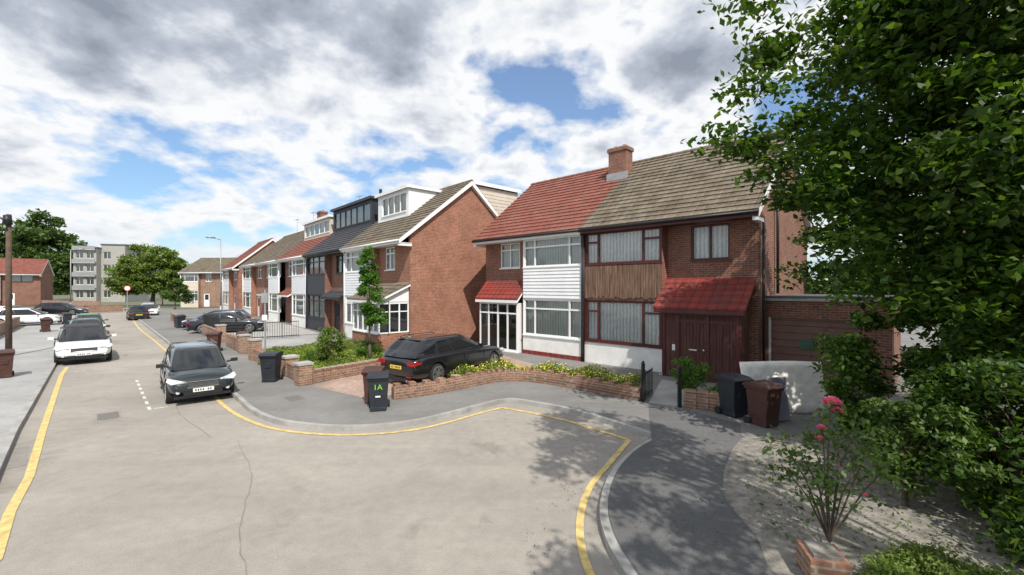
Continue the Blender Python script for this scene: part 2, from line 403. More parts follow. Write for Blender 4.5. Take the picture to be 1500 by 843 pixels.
Z1 = ZP+.004
sheet('driveway', [(-6.1, 13.3), (-3.85, 11.75), (-3.45, 12.1), (-1.9, 13.3), (.9, 17.0), (-.9, 20.2), (-4.9, 17.2)], Z1, 'pink')
sheet('lawn', [(-9.9, 17.0), (-6.6, 13.95), (-4.75, 16.2), (-5.4, 20.0), (-9, 24.3), (-12.0, 20.6)], Z1, 'grass')
sheet('garden_bed', [(-1.9, 13.0), (-1.0, 13.7), (.0, 14.3), (1.1, 13.9), (2.5, 12.7), (3.3, 11.8), (4.0, 12.6), (2.9, 14.2), (.6, 16.0), (-.9, 15.0)], Z1, 'grass')
sheet('path', [(3.55, 11.35), (4.25, 10.95), (5.6, 13.4), (4.9, 14.3)], Z1, 'concrete')
sheet('dirt_ground', [(4.6, 8.7), (4.1, 8.1), (3.44, 7.11), (3.15, 6.5), (3.01, 6.12), (2.97, 5.6), (2.94, 5.23), (2.75, 4.7), (2.9, 3), (12, 1), (16, 9), (9.5, 9.8), (7, 9.2)], Z1, 'dirt')
sheet('right_footway', [(p.x+.12, p.y+.06) for p in kr3[2:40]]+[(2.75, 4.7), (2.93, 5.23), (2.96, 5.6), (3.0, 6.12), (3.13, 6.5), (3.43, 7.11), (4.08, 8.1), (4.58, 8.7), (5.0, 9.6), (4.3, 10.7), (3.5, 11.2)], Z1+.004, 'tarm')
sheet('driveway', [(-12.6, 20.9), (-9.3, 24.6), (-12.0, 28.0), (-16.6, 25.0)], Z1, 'pavel')
sheet('driveway', [(-17.2, 25.6), (-12.3, 28.3), (-22, 40), (-29.5, 38.0)], Z1, 'concrete')

# ------------------------------------------------------------------ houses
def window(mw, mg, X0, X1, z0, z1, y, fr, cols=(), top=None, cur='curtain', fw=.055, sill=True, topcols=None):
    X0, X1 = min(X0, X1), max(X0, X1); W = X1-X0
    ya, yb = y+.03, y+.10
    mw.box(X0, X0+fw, ya, yb, z0, z1, fr); mw.box(X1-fw, X1, ya, yb, z0, z1, fr)
    mw.box(X0+fw, X1-fw, ya, yb, z0, z0+fw, fr); mw.box(X0+fw, X1-fw, ya, yb, z1-fw, z1, fr)
    xs = [X0+fw]+[X0+W*c for c in cols]+[X1-fw]
    for c in cols: mw.box(X0+W*c-fw*.55, X0+W*c+fw*.55, ya-.004, yb, z0+fw, z1-fw, fr)
    if top:
        zt = z0+(z1-z0)*top
        for i in (topcols if topcols is not None else range(len(xs)-1)):
            mw.box(xs[i]+.02, xs[i+1]-.02, ya-.002, yb-.01, zt-.035, zt+.035, fr)
    mg.add([(X0+fw, y+.07, z0+fw), (X1-fw, y+.07, z0+fw), (X1-fw, y+.07, z1-fw), (X0+fw, y+.07, z1-fw)], [(0,1,2,3)], 'glass')
    if cur:
        nf = int(W/.06)+2; vs = []
        for i in range(nf):
            xx = X0+.02+(W-.04)*i/(nf-1); yy = y+.15+.02*math.sin(i*2.1)+.012*math.sin(i*.7)
            vs += [(xx, yy, z0), (xx, yy, z1)]
        mg.add(vs, [(2*i, 2*i+2, 2*i+3, 2*i+1) for i in range(nf-1)], cur)
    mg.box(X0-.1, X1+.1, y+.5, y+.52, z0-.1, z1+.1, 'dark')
    if sill: mw.box(X0-.05, X1+.05, y-.05, y+.06, z0-.05, z0-.002, fr)

def roof_profile(ye, ze, yr, zr, yb):
    def slope(y0, z0, y1, z1):
        L = math.hypot(y1-y0, z1-z0); n = max(3, int(L/.31)); dx = (y1-y0)/L; dz = (z1-z0)/L
        nx, nz = (-dz, dx) if dx > 0 else (dz, -dx)
        P = []
        for i in range(n):
            a = i/n; b = (i+1)/n
            P.append((y0+(y1-y0)*a+nx*.06, z0+(z1-z0)*a+nz*.06)); P.append((y0+(y1-y0)*b+nx*.022, z0+(z1-z0)*b+nz*.022))
        return P
    F = slope(ye, ze, yr, zr); B = slope(yb, ze, yr, zr)
    return [(ye, ze-.03)]+F+[(yr, zr+.05)]+list(reversed(B))+[(yb, ze-.03), (yr, zr-.14)]

def house(name, O, rz, W, bw, mir, st, ends=(0, 0), ze=5.44, zr=8.95, yr=4.1, yb=8.2, z_base=.1):
    """local x 0..W along the facade, y into the house. bay at low x unless mirrored"""
    E = empty(name, (O[0], O[1], 0), rz)
    wl, wn, gl, rf, gt, dr = MB(), MB(), MB(), MB(), MB(), MB()
    fx = (lambda a: W-a) if mir else (lambda a: a)
    def rng2(a, b): return (min(fx(a), fx(b)), max(fx(a), fx(b)))
    br = st['brick']; fr = st['frame']; R = .45
    zs = ze-.12
    b0, b1 = rng2(0, bw); i0, i1 = rng2(.1, bw-.05)
    wl.wall(b0, b1, 2.62, 3.98, .0, [], st['clad'])
    hL = (i0, i1, .98, 2.58); hU = (i0, i1, 4.02, 5.26)
    wl.wall(b0, b1, 0, .94, .0, [], st['low'])
    wl.wall(b0, b1, .94, 2.62, .0, [hL], st['bayw']); wl.wall(b0, b1, 3.98, zs, 0, [hU], st['bayw'])
    ct = st.get('boards', 'h')
    if ct == 'h':
        for i in range(9):
            z = 2.64+i*.148; wl.prism_x([(-.035, z), (-.008, z+.146), (.0, z+.146), (.0, z)], b0+.03, b1-.03, st['clad'])
    elif ct == 'v':
        n = int(bw/.11)
        for i in range(n):
            xa = b0+.04+(b1-b0-.08)*i/n; wl.box(xa, xa+(b1-b0-.08)/n-.012, -.03-.012*(i % 2)-random.random()*.006, -.002, 2.66+random.random()*.10, 3.94, st['clad'])
    wc = st.get('cols', (.2, .78)); cu = st.get('curtain', 'curtain')
    window(wn, gl, hL[0], hL[1], hL[2], hL[3], 0, fr, wc, .74, cu, fw=.065, topcols=st.get('tc'))
    window(wn, gl, hU[0], hU[1], hU[2], hU[3], 0, fr, wc, .70, cu, fw=.065, topcols=st.get('tc'))
    e = fx(bw)
    wl.box(e-.004 if not mir else e, e+.0 if not mir else e+.004, .002, R-.002, 0, zs, br)
    r0, r1 = rng2(bw, W)
    u0, u1 = rng2(st.get('uw', (bw+.85, W-.9))[0], st.get('uw', (bw+.85, W-.9))[1])
    hR = (u0, u1, 4.04, 5.24)
    g0, g1 = rng2(bw+.5, bw+1.5)
    wl.wall(r0, r1, 0, zs, R, [hR, (g0, g1, .12, 2.2)], br)
    wl.box(u0-.08, u1+.08, R-.01, R-.001, 5.242, 5.31, br)
    window(wn, gl, u0, u1, hR[2], hR[3], R, fr, (.5,), .72 if fr != 'brown' else None, cu, fw=.06)
    dr.box(g0, g1, R+.06, R+.10, .12, 2.2, st.get('door', 'white')); dr.box(g0+.2, g1-.2, R+.045, R+.06, 1.2, 2.0, 'dark')
    dr.box(g1-.14, g1-.11, R+.02, R+.06, 1.0, 1.15, 'chrome')
    wl.box(0, W, yb-.25, yb-.2, 0, ze-.1, br)
    def rz_(y): return ze+(y+.25)*(zr-ze)/(yr+.25) if y < yr else ze+(yb+.0-y)*(zr-ze)/(yb-yr)
    for side in (0, 1):
        x0, x1 = (0, .22) if side == 0 else (W-.22, W)
        yf = R if (side == 1) != mir else 0
        if not ends[side]: continue
        wl.prism_x([(yf+.002, 0), (yb-.25, 0), (yb-.25, rz_(yb-.25)-.1), (yr, zr-.12), (yf+.002, rz_(yf)-.1)], x0+.001 if side == 0 else x0, x1 if side == 0 else x1-.001, br)
        xo = (-.20, -.16) if side == 0 else (W+.16, W+.20)
        rf.prism_x([(-.25, ze-.2), (-.25, ze+.02), (yr, zr+.02), (yb, ze+.02), (yb, ze-.2), (yr, zr-.22)], xo[0], xo[1], 'white')
        xo = (-.16, .0) if side == 0 else (W, W+.16)
        rf.prism_x([(-.25, ze-.16), (yr, zr-.18), (yb, ze-.16), (yb, ze-.19), (yr, zr-.21), (-.25, ze-.19)], xo[0], xo[1], 'white')
        rf.box(xo[0], xo[1], -.24, R, ze-.3, ze-.17, 'white')
    xa = -.19 if ends[0] else 0; xb = W+.19 if ends[1] else W
    rf.prism_x(roof_profile(-.27, ze, yr, zr, yb+.02), xa, xb, st['roof'])
    k = int((xb-xa)/.45)
    for i in range(k):
        q0 = xa+(xb-xa)*i/k; rf.cyl((q0, yr, zr), (q0+(xb-xa)/k-.015, yr, zr+.0), .115, .105, 10, st['roof'])
    fa = st.get('fascia', 'white')
    rf.box(xa+.01, xb-.01, -.25, -.22, ze-.19, ze-.02, fa); rf.box(xa+.01, xb-.01, -.22, R+.02, ze-.17, ze-.14, fa)
    gt.cyl((xa, -.31, ze-.05), (xb, -.31, ze-.05), .055, None, 10, st.get('gutter', 'black'))
    px = fx(.05); gt.cyl((px, -.06, .1), (px, -.06, ze-.25), .035, None, 8, st.get('gutter', 'black')); gt.cyl((px, -.06, ze-.25), (px, -.3, ze-.07), .035, None, 8, st.get('gutter', 'black'))
    wl.obj('walls', E); wn.obj('window_frames', E); gl.obj('windows', E); gt.obj('gutter', E, True); rf.obj('roof', E); dr.obj('front_door', E)
    return E, fx
def leanto(E, x0, x1, y0, y1, z0, z1, m, fascia='white'):
    rf = MB(); L = y1-y0; n = 5; P = [(y0, z0-.03)]
    for i in range(n):
        a = i/n; b = (i+1)/n
        P += [(y0+L*a, z0+(z1-z0)*a+.055), (y0+L*b, z0+(z1-z0)*b+.015)]
    P += [(y1, z1-.06)]
    rf.prism_x(P, x0, x1, m)
    rf.box(x0+.02, x1-.02, y0-.0, y0+.03, z0-.16, z0-.035, fascia)
    rf.prism_x([(y0+.03, z0-.15), (y0+.03, z0-.04), (y1, z1-.07), (y1, z1-.18)], x1-.05, x1-.015, fascia); rf.prism_x([(y0+.03, z0-.15), (y0+.03, z0-.04), (y1, z1-.07), (y1, z1-.18)], x0+.015, x0+.05, fascia)
    rf.obj('porch_roof', E)
def chimney(E, x, y, z0, z1, w=.95, d=.6, pots=2, m='brick2'):
    c = MB(); c.box(x-w/2, x+w/2, y-d/2, y+d/2, z0, z1-.15, m); c.box(x-w/2-.05, x+w/2+.05, y-d/2-.05, y+d/2+.05, z1-.15, z1, m)
    c.box(x-w/2-.02, x+w/2+.02, y-d/2-.02, y+d/2+.02, z1, z1+.05, 'concrete')
    c.box(x-w/2-.08, x+w/2+.08, y-d/2-.05, y-d/2, z0+.12, z0+.45, 'lead')
    for i in range(pots): c.cyl((x-w/4+i*w/2, y, z1), (x-w/4+i*w/2, y, z1+.16), .12, .10, 10, 'orange')
    c.obj('chimney', E)
def dormer(E, x0, x1, yf, yback, z0, z1, m, fr, cols, cl=None, xw=None):
    d = MB(); g_ = MB(); w0, w1 = xw or (x0+.25, x1-.25)
    d.wall(x0, x1, z0, z1, yf, [(w0, w1, z0+.55, z1-.2)], m)
    d.box(x0, x0+.05, yf+.002, yback, z0, z1, m); d.box(x1-.05, x1, yf+.002, yback, z0, z1, m)
    d.box(x0-.12, x1+.12, yf-.15, yback, z1+.002, z1+.10, 'felt'); d.box(x0-.13, x1+.13, yf-.18, yf-.15, z1-.06, z1+.12, cl or 'white')
    d.box(x1+.12, x1+.14, yf-.15, yback, z1-.04, z1+.12, cl or 'white'); d.box(x0-.14, x0-.12, yf-.15, yback, z1-.04, z1+.12, cl or 'white')
    window(d, g_, w0, w1, z0+.55, z1-.2, yf, fr, cols, None, 'blind')
    d.obj('dormer', E); g_.obj('dormer_glass', E)
def aerial(E, x, y, z):
    a = MB(); a.cyl((x, y, z-.8), (x, y, z+1.0), .02, None, 6, 'grey'); a.cyl((x-.5, y, z+.9), (x+.5, y, z+.9), .012, None, 5, 'grey')
    for i in range(7): a.cyl((x-.45+i*.15, y-.2, z+.9), (x-.45+i*.15, y+.2, z+.9), .008, None, 4, 'grey')
    a.obj('tv_aerial', E)

RZ1 = math.atan2(-.687, .726); u1 = Vector((.726, -.687)); v1 = Vector((.687, .726)); O1 = Vector((2.9, 17.7))
stR = dict(brick='brick2', frame='brown', clad='weather', boards='v', low='render', bayw='brown', roof='tile_brown', cols=(.18, .78), uw=(4.15, 5.4), door='brown2', fascia='brown', gutter='black', tc=(0, 2))
E, fx = house('semi_detached_house', O1, RZ1, 6.25, 3.3, False, stR, (0, 1), zr=9.0, yr=4.25, yb=8.4)
chimney(E, -.2, 3.3, 7.9, 9.5, .9, .6)
leanto(E, 3.32, 6.2, -.75, .45, 2.42, 3.42, 'tile_red2', 'brown')
p = MB()
p.box(3.55, 5.95, -.5, -.45, 2.2, 2.36, 'brown')
for x in (3.55, 4.05, 5.0, 5.88): p.box(x, x+.09, -.52, -.44, .1, 2.2, 'brown')
p.box(3.62, 4.05, -.49, -.46, .1, 2.2, 'brown2')
for a, b in ((4.14, 5.0), (5.09, 5.88)):
    for i in range(8):
        xa = a+(b-a)*i/8; p.box(xa+.004, xa+(b-a)/8-.004, -.485-.006*(i % 2), -.46, .12, 2.2, 'brown2')
    p.box(a, b, -.5, -.46, .12, .3, 'brown'); p.box(a, b, -.5, -.46, 1.95, 2.05, 'brown')
p.cyl((4.93, -.5, 1.1), (4.93, -.56, 1.1), .03, None, 8, 'chrome'); p.box(3.88, 3.98, -.5, -.47, 1.0, 1.2, 'white')
p.box(4.45, 4.7, -.52, -.47, 1.05, 1.1, 'chrome')
p.box(5.92, 5.97, -.45, .44, .1, 2.36, 'brown2'); p.box(3.55, 3.6, -.45, -.002, .1, 2.36, 'brown2')
p.box(3.4, 6.1, -.45, .44, .1, .16, 'concrete')
p.obj('porch', E)
gg = MB()
gg.wall(6.26, 9.4, 0, 2.75, 1.0, [(6.4, 8.7, .1, 2.15)], 'brick2'); gg.box(9.35, 9.4, 1.002, 6.5, 0, 2.75, 'brick2'); gg.box(6.26, 9.45, .95, 6.5, 2.76, 2.83, 'felt')
gg.box(6.26, 9.45, .94, .99, 2.68, 2.755, 'concrete')
for i in range(9): gg.prism_x([(1.06, .12+i*.225), (1.08, .12+i*.225+.215), (1.14, .12+i*.225+.22), (1.14, .12+i*.225)], 6.45, 8.65, 'garage')
gg.box(6.4, 6.46, 1.03, 1.1, .1, 2.15, 'white'); gg.box(8.64, 8.7, 1.03, 1.1, .1, 2.15, 'garage'); gg.box(6.46, 8.64, 1.03, 1.06, 2.09, 2.149, 'garage')
gg.cyl((7.5, 1.06, 1.05), (7.5, 1.0, 1.05), .03, None, 8, 'chrome'); gg.box(7.25, 7.6, 1.03, 1.07, 1.2, 1.5, 'dgreen')
gg.obj('garage', E)
sv = MB(); sv.cyl((6.36, .6, .1), (6.36, .6, 5.3), .045, None, 8, 'black'); sv.cyl((6.36, 2.4, 2.9), (6.36, 2.4, 7.0), .045, None, 8, 'black'); sv.obj('soil_pipe', E, True)

stL = dict(brick='brick2', frame='white', clad='white_clad', boards='h', low='render', bayw='white', roof='tile_red', cols=(.2, .8), uw=(3.9, 5.2), door='white', curtain='blind', fascia='white', gutter='black')
E, fx = house('semi_detached_house', O1-u1*6.25, RZ1, 6.25, 3.3, True, stL, (1, 0), zr=9.0, yr=4.25, yb=8.4)
leanto(E, .05, 2.9, -.35, .45, 2.55, 3.42, 'tile_red2', 'white')
p = MB(); pg = MB()
window(p, pg, .2, 2.75, .15, 2.38, -.2, 'white', (.25, .5, .75), .78, None, fw=.07); p.box(.2, .25, -.1, .44, .1, 2.38, 'white'); p.box(2.7, 2.75, -.1, .44, .1, 2.38, 'white')
p.box(2.96, 6.2, -.03, -.003, .1, .28, 'tile_red2'); p.obj('porch', E); pg.obj('porch_glass', E)
p = MB(); p.box(-.6, -.02, 1.2, 2.4, 3.9, 5.2, 'white'); p.box(-.5, -.12, 1.17, 1.2, 4.1, 5.1, 'dark'); p.obj('side_oriel_window', E)
p = MB(); p.box(1.75, 1.95, .36, .44, 5.3, 5.45, 'red'); p.obj('alarm_box', E)

RZ2 = math.atan2(-.741, .6715); u2 = Vector((.6715, -.741)); v2 = Vector((.741, .6715)); O2 = Vector((-5.39, 21.4)); WT = 7.2
base = dict(brick='brick2', frame='white', clad='white_clad', boards='h', low='render', bayw='white', roof='tile_brown', curtain='blind', fascia='white', gutter='white', cols=(.22, .78))
def T(name_i, mir, ends=(0, 0), **kw):
    st = dict(base); st.update(kw)
    return house('terraced_house', O2-u2*WT*(name_i+1), RZ2, WT, 3.7, mir, st, ends, zr=8.95, yr=4.15, yb=8.2)[0]
A = T(0, False, (0, 1), brick='brick', uw=(4.5, 5.6), gutter='white')
dormer(A, .75, 4.6, 1.8, 5.5, 6.9, 8.75, 'white_clad', 'white', (.25, .5, .75), xw=(1.3, 4.3))
d = MB(); d.box(.3, 6.9, 4.6, 8.0, 6.4, 9.0, 'weather'); d.box(.15, 7.05, 4.3, 8.15, 9.002, 9.1, 'felt'); d.box(.1, 7.1, 4.27, 4.3, 8.94, 9.12, 'white'); d.box(7.05, 7.09, 4.3, 8.15, 8.92, 9.12, 'white')
for i in range(12): d.box(6.9, 6.93, 4.6, 8.0, 6.5+i*.2, 6.68+i*.2, 'cream')
d.obj('rear_dormer', A)
leanto(A, 3.75, 7.25, -1.35, .45, 2.5, 3.35, 'tile_brown', 'white')
p = MB(); pg = MB(); window(p, pg, 3.95, 7.0, .9, 2.35, -1.15, 'white', (.2, .4, .6, .8), .7, 'curtain', fw=.07); p.box(3.95, 7.05, -1.15, -1.05, .1, .84, 'brick'); p.box(7.0, 7.05, -1.04, .44, .1, .9, 'brick')
for yy in (-1.15, -.62, -.1, .38): p.box(7.0, 7.06, yy, yy+.07, .9, 2.4, 'white')
p.box(7.0, 7.07, -1.15, .44, 2.3, 2.42, 'white'); p.box(7.0, 7.055, -1.1, .4, 1.9, 1.95, 'white'); p.box(7.0, 7.08, -1.18, .44, .88, .94, 'white'); pg.box(7.02, 7.03, -1.1, .44, .9, 2.3, 'glass_car')
p.prism_x([(-1.2, 2.36), (.44, 2.36), (.44, 3.2)], 7.03, 7.07, 'white'); p.obj('front_extension', A); pg.obj('extension_glass', A)
B = T(1, False, brick='brick2', frame='blackclad', clad='blackclad', bayw='blackclad', low='blackclad', roof='slate', fascia='black', gutter='black', door='blackclad', cols=(.33, .66))
dormer(B, .3, 7.0, 1.8, 5.5, 6.9, 8.85, 'blackclad', 'blackclad', (.16, .32, .48, .64, .82), 'blackclad')
leanto(B, 3.8, 7.0, -.3, .45, 2.5, 2.9, 'slate', 'black')
C = T(2, True, roof='tile_red', gutter='white')
dormer(C, .3, 6.6, 1.9, 5.5, 6.9, 8.6, 'cream', 'white', (.2, .4, .6, .8))
D = T(3, True, roof='tile_brown'); chimney(D, 7.0, 3.6, 8.0, 10.0)
F_ = T(4, False, (1, 0), roof='tile_brown', brick='brick')
leanto(D, .3, 3.4, -.3, .45, 2.5, 2.95, 'tile_brown'); leanto(C, .3, 3.4, -.3, .45, 2.5, 2.95, 'tile_red')
aerial(D, 3, 4.1, 9.6); aerial(F_, 5, 4.1, 9.5); aerial(C, 6.9, 4.1, 9.5)
fl = MB(); fl.cyl((6.6, 2.6, 7.5), (6.6, 2.6, 9.6), .1, None, 10, 'black'); fl.obj('flue_pipe', B)
house('terraced_house', O2-u2*(41+7.2), RZ2, 7.2, 3.7, False, dict(base, roof='tile_red', brick='brick', frame='white'), (1, 1), zr=9.2)
for k in range(2):
    house('terraced_house', (-51.6+k*5.6, 68-k*.6), -.1, 5.7, 3.0, k % 2 == 1, dict(base, brick='brickwall', low='cream', clad='cream', bayw='cream', roof='tile_brown'), (k == 0, k == 1), zr=7.9)
house('terraced_house', (-86.6, 69.2), .62, 8.2, 3.7, False, dict(base, roof='tile_red', low='brick', frame='brown'), (1, 1), ze=5.3, zr=8.0)
E = empty('block_of_flats', (-85.5, 90, 0), .25); f = MB(); fg = MB()
for bxx, w, hh, y in ((-4.0, 3.9, 11.2, 0.), (-.1, 4.2, 12.0, 1.5)):
    holes = []
    for fl_ in range(4):
        for c in range(2 if bxx < -1 else 1): holes.append((bxx+.35+c*1.8, bxx+.35+c*1.8+1.3, 1.0+fl_*2.7, 2.5+fl_*2.7))
    f.wall(bxx, bxx+w, 0, hh, y, holes, 'stone', .3)
    for h_ in holes: window(f, fg, h_[0], h_[1], h_[2], h_[3], y+.1, 'white', (.5,), None, 'blind')
    f.box(bxx, bxx+w, y+.7, y+9, 0, hh, 'stone'); f.box(bxx+w-.05, bxx+w, y+.002, y+.7, 0, hh, 'stone'); f.box(bxx, bxx+.05, y+.002, y+.7, 0, hh, 'stone')
    for fl_ in range(4):
        if bxx < -1: f.box(bxx, bxx+w, y-.5, y-.003, 2.65+fl_*2.7, 2.8+fl_*2.7, 'concrete'); f.box(bxx, bxx+w, y-.5, y-.46, 2.8+fl_*2.7, 3.5+fl_*2.7, 'grey')
    f.box(bxx-.1, bxx+w+.1, y-.12, y+9.1, hh+.002, hh+.25, 'felt')
f.obj('walls', E); fg.obj('windows', E)

# ------------------------------------------------------------------ walls & railings
def garden_wall(name, pts, h, th=.22, cren=False, pillars=(), smooth=False, z=ZP):
    P = catmull(pts, 6) if smooth else [Vector(p) for p in pts]
    E = empty(name); mb = MB()
    S = [P[0]]
    for a, b in zip(P[:-1], P[1:]):
        k = max(1, int((b-a).length/.25))
        for i in range(1, k+1): S.append(a+(b-a)*i/k)
    for i, (a, b) in enumerate(zip(S[:-1], S[1:])):
        d = (b-a); L = d.length; ang = math.atan2(d.y, d.x); mt = Matrix.Translation((a.x, a.y, z)) @ Matrix.Rotation(ang, 4, 'Z')
        mb.box(-.01, L+.01, -th/2, th/2, 0, h, 'brickwall', mt)
        if cren:
            if i % 2 == 0: mb.box(.02, L-.02, -th/2, th/2, h+.001, h+.075+rs_.uniform(-.01, .01), 'brickwall', mt)
        else: mb.box(-.012, L+.012, -th/2-.015, th/2+.015, h+.001, h+.06, 'brickwall', mt)
    for (x, y, hh) in pillars:
        mt = Matrix.Translation((x, y, z)) @ Matrix.Rotation(-.75, 4, 'Z'); mb.box(-.2, .2, -.2, .2, 0, hh, 'brickwall', mt); mb.box(-.23, .23, -.23, .23, hh+.001, hh+.07, 'concrete', mt)
    mb.obj('brickwork', E)
garden_wall('garden_wall', [(-3.2, 11.75), (-2.13, 12.45), (-1.05, 13.5), (-.5, 13.95), (.2, 14.1), (1.07, 13.7), (2.34, 12.6), (3.4, 11.6)], .33, cren=True, smooth=True)
garden_wall('garden_wall', [(-6.4, 13.55), (-4.75, 15.9), (-4.2, 17.5)], .36, pillars=[(-6.45, 13.5, .62)])
garden_wall('garden_wall', [(-10.6, 18.1), (-6.6, 13.8)], .42, pillars=[(-7.6, 14.95, .6), (-10.7, 18.2, .8)])
garden_wall('garden_wall', [(4.35, 11.0), (5.1, 10.6), (5.4, 10.9)], .38)
garden_wall('garden_wall', [(-12.3, 20.0), (-14.6, 22.5)], .55, pillars=[(-12.2, 19.9, .8)])
garden_wall('garden_wall', [(-16, 24.0), (-19.5, 27.7)], .6, pillars=[(-16, 24.0, .9)])
garden_wall('garden_wall', [(-25, 33.6), (-31.5, 40.5)], .6)
garden_wall('garden_wall', [(-41.5, 37.3), (-52.5, 49.0), (-49, 55)], .8)
garden_wall('garden_wall', [(-29.5, 24.6), (-38.0, 33.6)], .7)
garden_wall('garden_wall', [(-58.5, 62.0), (-72, 67)], 1.0)
def railings(name, a, b, h, z=ZP):
    E = empty(name); mb = MB(); a = Vector(a); b = Vector(b); L = (b-a).length; n = int(L/.13)
    for i in range(n+1):
        p_ = a+(b-a)*i/n; r = .022 if i % 12 == 0 else .01
        mb.cyl((p_.x, p_.y, z), (p_.x, p_.y, z+h+(.08 if i % 12 == 0 else 0)), r, None, 5, 'black')
    for zz in (.12, h-.05): mb.cyl((a.x, a.y, z+zz), (b.x, b.y, z+zz), .02, None, 5, 'black')
    mb.obj('bars', E)
railings('railings', (-16.0, 23.9), (-13.0, 26.6), 1.0); railings('railings', (-19.6, 27.8), (-16.2, 24.2), 1.3)
for (x, y, a) in ((3.45, 11.5, 0), (4.2, 10.95, 1)):
    E = empty('gate_post'); mb = MB(); mb.box(x-.04, x+.04, y-.04, y+.04, ZP, ZP+1.0, 'black'); mb.cyl((x, y, ZP+1.0), (x, y, ZP+1.07), .05, .02, 8, 'black'); mb.obj('post', E)
railings('iron_gate', (3.5, 11.55), (3.95, 12.3), .75)

# ------------------------------------------------------------------ vegetation
def leaf_mesh(name, pos, size, m, parent, seed=1, up=.35, aspect=.5, droop=0):
    r = np.random.default_rng(seed); n = len(pos)
    d = r.normal(size=(n, 3)); d /= np.linalg.norm(d, axis=1)[:, None]
    nn = r.normal(size=(n, 3)); nn[:, 2] = np.abs(nn[:, 2])+up
    a = d-nn*(np.sum(d*nn, 1)/np.sum(nn*nn, 1))[:, None]; a[:, 2] -= droop; a /= np.linalg.norm(a, axis=1)[:, None]+1e-9
    b = np.cross(nn, a); b /= np.linalg.norm(b, axis=1)[:, None]+1e-9
    s = size*r.uniform(.6, 1.3, n)[:, None]
    nrm = np.cross(a, b)
    v = np.empty((n, 4, 3)); v[:, 0] = pos-a*s*.5; v[:, 1] = pos+b*s*aspect*.5+nrm*s*.08-a*s*.05; v[:, 2] = pos+a*s*.5; v[:, 3] = pos-b*s*aspect*.5+nrm*s*.08-a*s*.05
    me = bpy.data.meshes.new(name); me.vertices.add(n*4); me.vertices.foreach_set('co', v.reshape(-1))
    me.loops.add(n*4); me.loops.foreach_set('vertex_index', np.arange(n*4, dtype=np.int32))
    me.polygons.add(n); me.polygons.foreach_set('loop_start', np.arange(0, n*4, 4, dtype=np.int32)); me.polygons.foreach_set('loop_total', np.full(n, 4, dtype=np.int32))
    me.materials.append(M[m]); me.update(calc_edges=True); me.validate()
    o = bpy.data.objects.new(name, me); COL.objects.link(o); o.parent = parent; return o
def clumps(r, blobs, n):
    w = np.array([b[2] for b in blobs]); w = w/w.sum(); out = []
    for i in range(n):
        c, rad, _ = blobs[r.choice(len(blobs), p=w)]
        d = r.normal(size=3); d /= np.linalg.norm(d)
        k = r.uniform(.25, 1)**(.45)*r.uniform(.8, 1.08)
        out.append(np.array(c)+d*np.array(rad)*k)
    return np.array(out)
def tree(name, base, top_trunk, blobs, n_cl, n_leaf, cl_r, leaf, lm, tr=.2, seed=1, limbs=40, up=.35, aspect=.5, flat=.6, extra=None, droop=0, gaps=()):
    r = np.random.default_rng(seed); E = empty(name); cl = clumps(r, blobs, n_cl)
    if extra is not None: cl = np.vstack([cl, np.array(extra)])
    sz = r.uniform(.55, 1.3, len(cl))
    idx = r.integers(0, len(cl), n_leaf); g_ = r.normal(size=(n_leaf, 3))
    g_ *= (r.uniform(.3, 1.25, n_leaf)/(np.linalg.norm(g_, axis=1)+1e-9))[:, None]
    pos = cl[idx]+g_*cl_r*sz[idx][:, None]*np.array([1, 1, flat]); pos = pos[pos[:, 2] > .12]
    S = np.array(SUNV)
    for (gp, gr) in gaps:   # openings in the crown that let sun through
        q = pos-np.array(gp); dd = np.linalg.norm(q-(q@S)[:, None]*S, axis=1)
        pos = pos[(dd > gr) | (r.random(len(pos)) < .06)]
    leaf_mesh('foliage', pos, leaf, lm, E, seed, up, aspect, droop)
    mb = MB(); b0 = Vector(base); tp = Vector(top_trunk); K = 5; pts = []
    for i in range(K+1):
        t = i/K; p_ = b0.lerp(tp, t)+Vector((math.sin(t*5+seed)*.08, math.cos(t*4+seed)*.08, 0))*(1 if 0 < i else 0)*tr*4; pts.append(p_)
    for i in range(K): mb.cyl(pts[i], pts[i+1], tr*(1-.6*i/K)*(1.25 if i == 0 else 1), tr*(1-.6*(i+1)/K), 9, 'bark')
    for j in r.choice(len(cl), min(limbs, len(cl)), replace=False):
        k = r.integers(2, K+1); a = pts[k]; b = Vector(cl[j]); mid = a.lerp(b, .5)+Vector((0, 0, .12*(b-a).length))
        rr = tr*.28*r.uniform(.5, 1); mb.cyl(a, mid, rr, rr*.55, 6, 'bark', False); mb.cyl(mid, b, rr*.55, rr*.12, 5, 'bark', False)
    mb.obj('trunk', E, True); return E

tree('broadleaf_tree', (9.3, 8.6, 0), (8.8, 8.6, 6.5), [((8.7, 7.9, 6.6), (4.2, 2.8, 4.3), 5.5), ((7.6, 6.3, 6.6), (2.5, 1.3, 3.2), 2.6), ((9.2, 6.2, 4.6), (2.2, 1.2, 2.6), 1.6), ((8.2, 7.0, 3.0), (2.3, 1.9, 1.9), 2.0), ((10.5, 8.2, 3.2), (3, 2, 2.5), 1.0)],
     520, 150000, .60, .155, 'leaf_dark', .26, 3, 45, .5, .55, .5,
     extra=[(3.95, 7.8, 5.75), (4.3, 7.7, 5.6), (4.2, 7.6, 6.6), (4.6, 7.8, 7.2), (4.15, 7.4, 8.0), (5.6, 7.2, 3.9), (5.9, 7.2, 3.3), (5.75, 7.4, 4.4), (5.2, 7.4, 5.2), (5.0, 7.5, 6.0), (5.2, 7.4, 4.8), (6.3, 7.0, 5.0), (6.5, 6.8, 4.2), (6.2, 6.8, 6.0)],
     gaps=(((6.5, 10.3, .7), .5), ((5.5, 9.6, .5), .4)))
